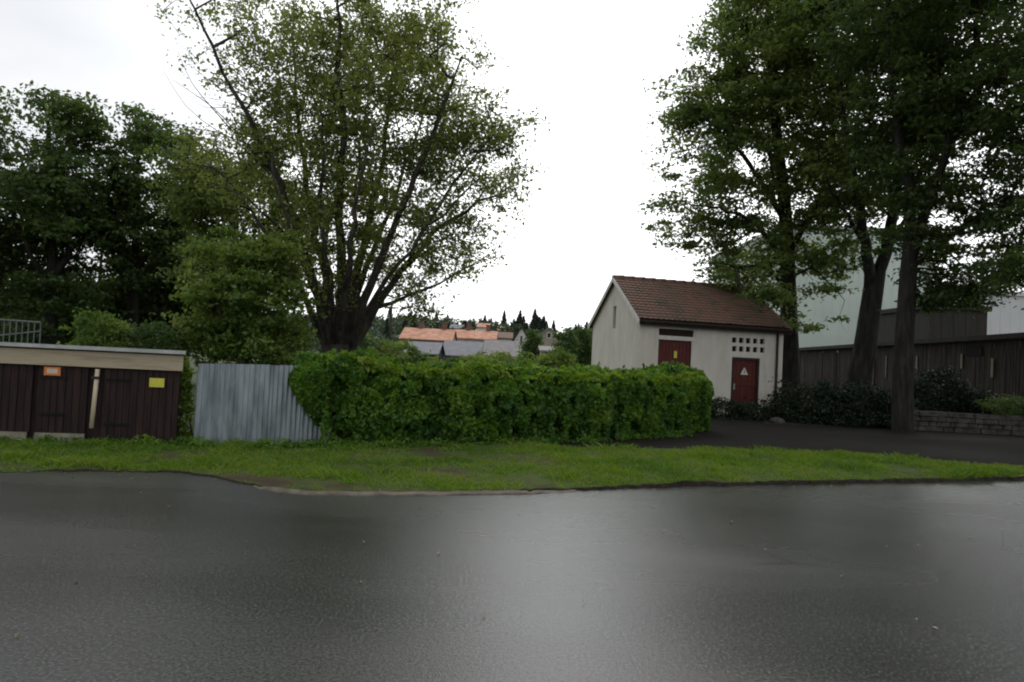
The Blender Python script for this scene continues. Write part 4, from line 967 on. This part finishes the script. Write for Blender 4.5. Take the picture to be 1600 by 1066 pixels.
make_tree('young_maple', 'mid green tree with yellowish leaves behind the pale bush and the airy tree', foot(375, D), [LB([(375, 620, D), (375, 500, D), (370, 400, D), (360, 320, D), (350, 260, D)], .18, .03), LB([(372, 450, D), (420, 380, D), (440, 320, D)], .08, .02)],
          [PB(365, 320, D, 95, 90, 2.0), PB(310, 290, D, 50, 80, 1.6), PB(430, 370, D, 60, 80, 1.6), PB(330, 400, D, 60, 60, 1.6)], 420, 42, .14, M['leaf_maple'], M['bark'], spread=.4, flat=.42, gap=.08, gf=1.0, seed=12)
D = 15.5
make_tree('leafy_bush', 'tall mid green bush with pale leaf tips behind the corrugated fence', foot(388, D), [LB([(388, 640, D), (388, 560, D), (385, 470, D), (380, 390, D)], .09, .02), LB([(388, 560, D), (340, 480, D - .3), (320, 420, D - .4)], .05, .01), LB([(388, 560, D), (430, 490, D - .3), (450, 420, D - .3)], .05, .01)],
          [PB(388, 470, D, 92, 90, 1.2), PB(350, 410, D, 52, 50, 1.0), PB(425, 405, D, 50, 50, 1.0), PB(392, 545, D, 95, 50, 1.1, .8), PB(322, 500, D, 38, 66, .9), PB(458, 500, D, 36, 60, .9)], 640, 44, .10, M['leaf_bush'], M['bark'], spread=.22, flat=.4, gap=.08, gf=2.2, seed=41, up=1.1, pr=.004, cat='bush', twigs=2)
D = 14.5
shrub('garden_bush', 'small bright green bush just above the shed roof', 'bush', foot(152, D), [PB(152, 512, D, 34, 24, .5), PB(165, 560, D, 45, 60, .6)], 7000, .07, M['leaf_bush'], seed=42)
shrub('garden_bush', 'dark leafy bush just above the right end of the shed roof', 'bush', foot(240, 15), [PB(240, 540, 15, 55, 36, .7), PB(215, 600, 15, 60, 60, .7)], 9000, .08, M['leaf_dark'], seed=43)
shrub('climbing_plant', 'yellowish green climber in the gap between brown shed and metal fence', 'plant', foot(288, 11.9), [PB(287, 590, 11.9, 12, 24, .14), PB(286, 640, 11.9, 9, 50, .12), PB(281, 565, 11.9, 10, 12, .12)], 3000, .055, M['leaf_new'], seed=44, stems=5)
# weeds along the foot of shed, fence and hedge
rng = np.random.default_rng(77); PW = []
for k in range(170):
    px = rng.uniform(160, 1090) if k > 6 else rng.uniform(-20, 160); py = poly_interp([(-50, 690), (0, 690), (278, 700), (300, 702), (500, 702), (700, 700), (900, 694), (1100, 680)], px) + rng.normal() * 1.0; q = G(px, py); h = .05 + .12 * rng.random()
    for j in range(26): PW.append((q.x + rng.normal() * .07, q.y + rng.normal() * .05, .03 + h * rng.random()))
V, Fc = leaf_mesh(np.array(PW), .06, up=.3); tag(npmesh('weeds', V, Fc, M['leaf_hedge']), 'low weeds along the foot of shed, fence and hedge', 'weeds', kind='stuff')

# ================================================================== TREES, RIGHT
D = 30.
make_tree('tall_maple', 'tall maple behind the right end of the white house, its crown hanging over the roof', foot(1232, D), [
 LB([(1236, 640, D), (1234, 560, D), (1232, 470, D), (1230, 400, D), (1226, 320, D), (1215, 220, D), (1205, 110, D), (1200, 0, D), (1195, -90, D)], .46, .08),
 LB([(1230, 420, D), (1190, 360, D - 1), (1140, 330, D - 1.6), (1080, 320, D - 2)], .14, .02), LB([(1228, 350, D), (1180, 270, D - 1), (1120, 200, D - 1.5), (1070, 150, D - 2)], .15, .02),
 LB([(1220, 270, D), (1170, 180, D + 1), (1130, 90, D + 1.4), (1110, 10, D + 1.6)], .14, .02), LB([(1230, 400, D), (1275, 320, D - 1), (1310, 230, D - 1.3), (1330, 130, D - 1.5)], .16, .02),
 LB([(1231, 440, D), (1265, 420, D - 1.5), (1295, 440, D - 2.2), (1320, 470, D - 2.5)], .08, .012), LB([(1231, 450, D), (1195, 420, D - 1.6), (1150, 415, D - 2.2), (1110, 410, D - 2.6)], .1, .015)],
 [PB(1190, 160, D, 120, 180, 4.2), PB(1110, 230, D, 80, 130, 3.0), PB(1085, 120, D, 55, 80, 2.0), PB(1190, 20, D, 90, 90, 3.4), PB(1078, 345, D, 70, 62, 2.0), PB(1150, 385, D, 75, 52, 2.4), PB(1280, 280, D, 80, 130, 3.2), PB(1300, 420, D - 1.5, 50, 58, 1.8), PB(1235, 480, D - 1.5, 40, 48, 1.4, .7), PB(1265, 500, D - 2, 34, 28, .9, .8), PB(1250, 50, D, 110, 130, 3.6), PB(1175, 425, D - 2, 65, 36, 1.8, 1.6), PB(1196, 462, D - 4.2, 34, 24, 1.0, 3.2), PB(1285, 480, D - 2.5, 46, 40, 1.2, 1.2), PB(1290, 370, D - 1, 60, 60, 2.0, 1.), PB(1215, 390, D, 90, 60, 2.4, .8)],
 1750, 40, .18, M['leaf_maple'], M['bark_old'], spread=.52, flat=.26, gap=.1, gf=.8, seed=14, up=1.4)
D = 27.
make_tree('tall_maple', 'forked dark maple leaning right in front of the pale green hall', foot(1340, D), [
 LB([(1338, 640, D), (1343, 590, D), (1352, 540, D), (1362, 470, D), (1368, 430, D)], .5, .36),
 LB([(1366, 440, D), (1385, 390, D), (1400, 300, D), (1415, 200, D), (1420, 90, D), (1425, -40, D)], .26, .05), LB([(1362, 460, D), (1352, 380, D - .4), (1335, 290, D - .8), (1320, 190, D - 1), (1310, 80, D - 1), (1300, -20, D - 1)], .24, .04),
 LB([(1352, 380, D), (1300, 300, D - 1.5), (1270, 220, D - 2)], .1, .02), LB([(1385, 390, D), (1440, 300, D - 1.5), (1470, 200, D - 2)], .12, .02)],
 [PB(1360, 150, D, 130, 170, 3.8), PB(1330, 0, D, 140, 100, 3.6), PB(1330, 300, D, 90, 80, 2.8), PB(1440, 240, D, 80, 110, 2.8), PB(1450, 20, D, 100, 100, 3.2)],
 960, 44, .17, M['leaf_maple'], M['bark_old'], spread=.5, flat=.26, gap=.09, gf=.8, seed=15, up=1.4, group=None)
D = 22.5
make_tree('tall_maple', 'straight grey trunked maple at the left end of the stone wall', foot(1412, D), [
 LB([(1410, 690, D), (1410, 640, D), (1412, 560, D), (1416, 480, D), (1420, 420, D), (1426, 360, D)], .35, .24),
 LB([(1424, 400, D), (1420, 300, D), (1400, 190, D), (1390, 70, D), (1385, -40, D)], .2, .04), LB([(1424, 400, D), (1450, 320, D - .5), (1480, 230, D - 1), (1510, 120, D - 1.2), (1530, 0, D - 1.3)], .2, .04),
 LB([(1421, 420, D), (1470, 380, D - .5), (1520, 350, D - 1), (1570, 330, D - 1.3)], .12, .02), LB([(1440, 350, D), (1490, 400, D + .5), (1520, 430, D + .8)], .07, .015)],
 [PB(1450, 200, D, 120, 150, 2.8), PB(1530, 120, D, 100, 140, 2.4), PB(1430, 20, D, 150, 100, 2.8), PB(1500, 390, D, 85, 70, 1.9, 1.3), PB(1490, 455, D, 66, 36, 1.4, 3.0), PB(1460, 330, D, 60, 60, 1.8, .9), PB(1570, 415, D, 50, 34, 1.2, 1.2), PB(1410, 360, D, 60, 56, 1.6, .7), PB(1560, 300, D, 70, 70, 1.8)],
 1050, 46, .15, M['leaf_dark'], M['bark_old'], spread=.45, flat=.28, gap=.08, gf=.9, seed=16, up=1.4)
D = 19.
make_tree('shade_maple', 'very dark near tree reaching in at the right edge of the photo', foot(1720, D), [LB([(1720, 760, D), (1722, 560, D), (1715, 400, D), (1705, 200, D), (1700, 40, D)], .34, .08), LB([(1715, 400, D), (1650, 340, D), (1580, 300, D)], .12, .02), LB([(1708, 260, D), (1640, 180, D), (1570, 120, D)], .12, .02), LB([(1705, 330, D), (1640, 400, D), (1590, 430, D)], .08, .02)],
 [PB(1650, 330, D, 85, 100, 1.8), PB(1620, 130, D, 90, 130, 2.0), PB(1592, 425, D, 50, 42, 1., 1.6), PB(1720, 200, D, 120, 200, 2.4, .7), PB(1560, -230, D - 2, 260, 160, 5.0, .5)], 1000, 55, .14, M['leaf_dark'], M['bark'], spread=.45, flat=.28, gap=.07, gf=1.0, seed=17, up=1.4)  # last blob: unseen crown overhead, added to shade the right side

# shrubs at right
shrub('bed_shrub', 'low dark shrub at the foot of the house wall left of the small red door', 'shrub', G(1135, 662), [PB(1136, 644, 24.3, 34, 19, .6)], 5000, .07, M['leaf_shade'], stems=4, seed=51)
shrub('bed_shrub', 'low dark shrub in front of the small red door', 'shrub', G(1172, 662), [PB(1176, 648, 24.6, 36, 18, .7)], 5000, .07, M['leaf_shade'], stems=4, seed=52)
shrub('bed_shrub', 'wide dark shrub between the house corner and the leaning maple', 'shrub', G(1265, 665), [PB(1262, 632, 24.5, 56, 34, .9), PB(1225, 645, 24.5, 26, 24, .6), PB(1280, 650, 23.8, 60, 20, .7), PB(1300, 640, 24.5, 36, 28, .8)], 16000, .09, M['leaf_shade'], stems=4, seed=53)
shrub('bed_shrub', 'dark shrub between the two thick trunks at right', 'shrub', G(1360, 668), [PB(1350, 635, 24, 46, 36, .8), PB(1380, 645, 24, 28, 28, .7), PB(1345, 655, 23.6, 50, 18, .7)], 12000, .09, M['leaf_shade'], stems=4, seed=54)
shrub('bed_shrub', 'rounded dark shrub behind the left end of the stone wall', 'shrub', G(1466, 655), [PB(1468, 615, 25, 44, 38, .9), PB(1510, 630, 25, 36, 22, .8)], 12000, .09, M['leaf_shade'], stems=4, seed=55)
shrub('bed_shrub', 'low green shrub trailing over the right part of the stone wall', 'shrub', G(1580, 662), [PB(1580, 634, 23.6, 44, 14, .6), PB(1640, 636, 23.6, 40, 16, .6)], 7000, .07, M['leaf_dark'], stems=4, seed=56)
def rock(name, label, px, py, r):
    q = G(px, py); m = MB(); ng, nr = 12, 7
    V = []; Fc = []
    for j in range(nr + 1):
        for i in range(ng):
            t_, p_ = math.pi * j / nr, 2 * math.pi * i / ng; v = Vector((math.sin(t_) * math.cos(p_), math.sin(t_) * math.sin(p_), math.cos(t_))); v *= 1 + .25 * mn.noise(v * 1.7 + Vector((px, 0, 0))); V.append(q + Vector((v.x * r, v.y * r * .7, v.z * r * .5 + r * .3)))
    for j in range(nr):
        for i in range(ng): Fc.append((j * ng + i, (j + 1) * ng + i, (j + 1) * ng + (i + 1) % ng, j * ng + (i + 1) % ng))
    o = MB().add(V, Fc).build(name, M['stone'], None, smooth=True, origin=q); tag(o, label, 'rock')
rock('rock', 'grey rock on the driveway edge near the corner of the white house', 1214, 662, .26)

for o in list(S.objects):
    if '_o' in o: del o['_o']
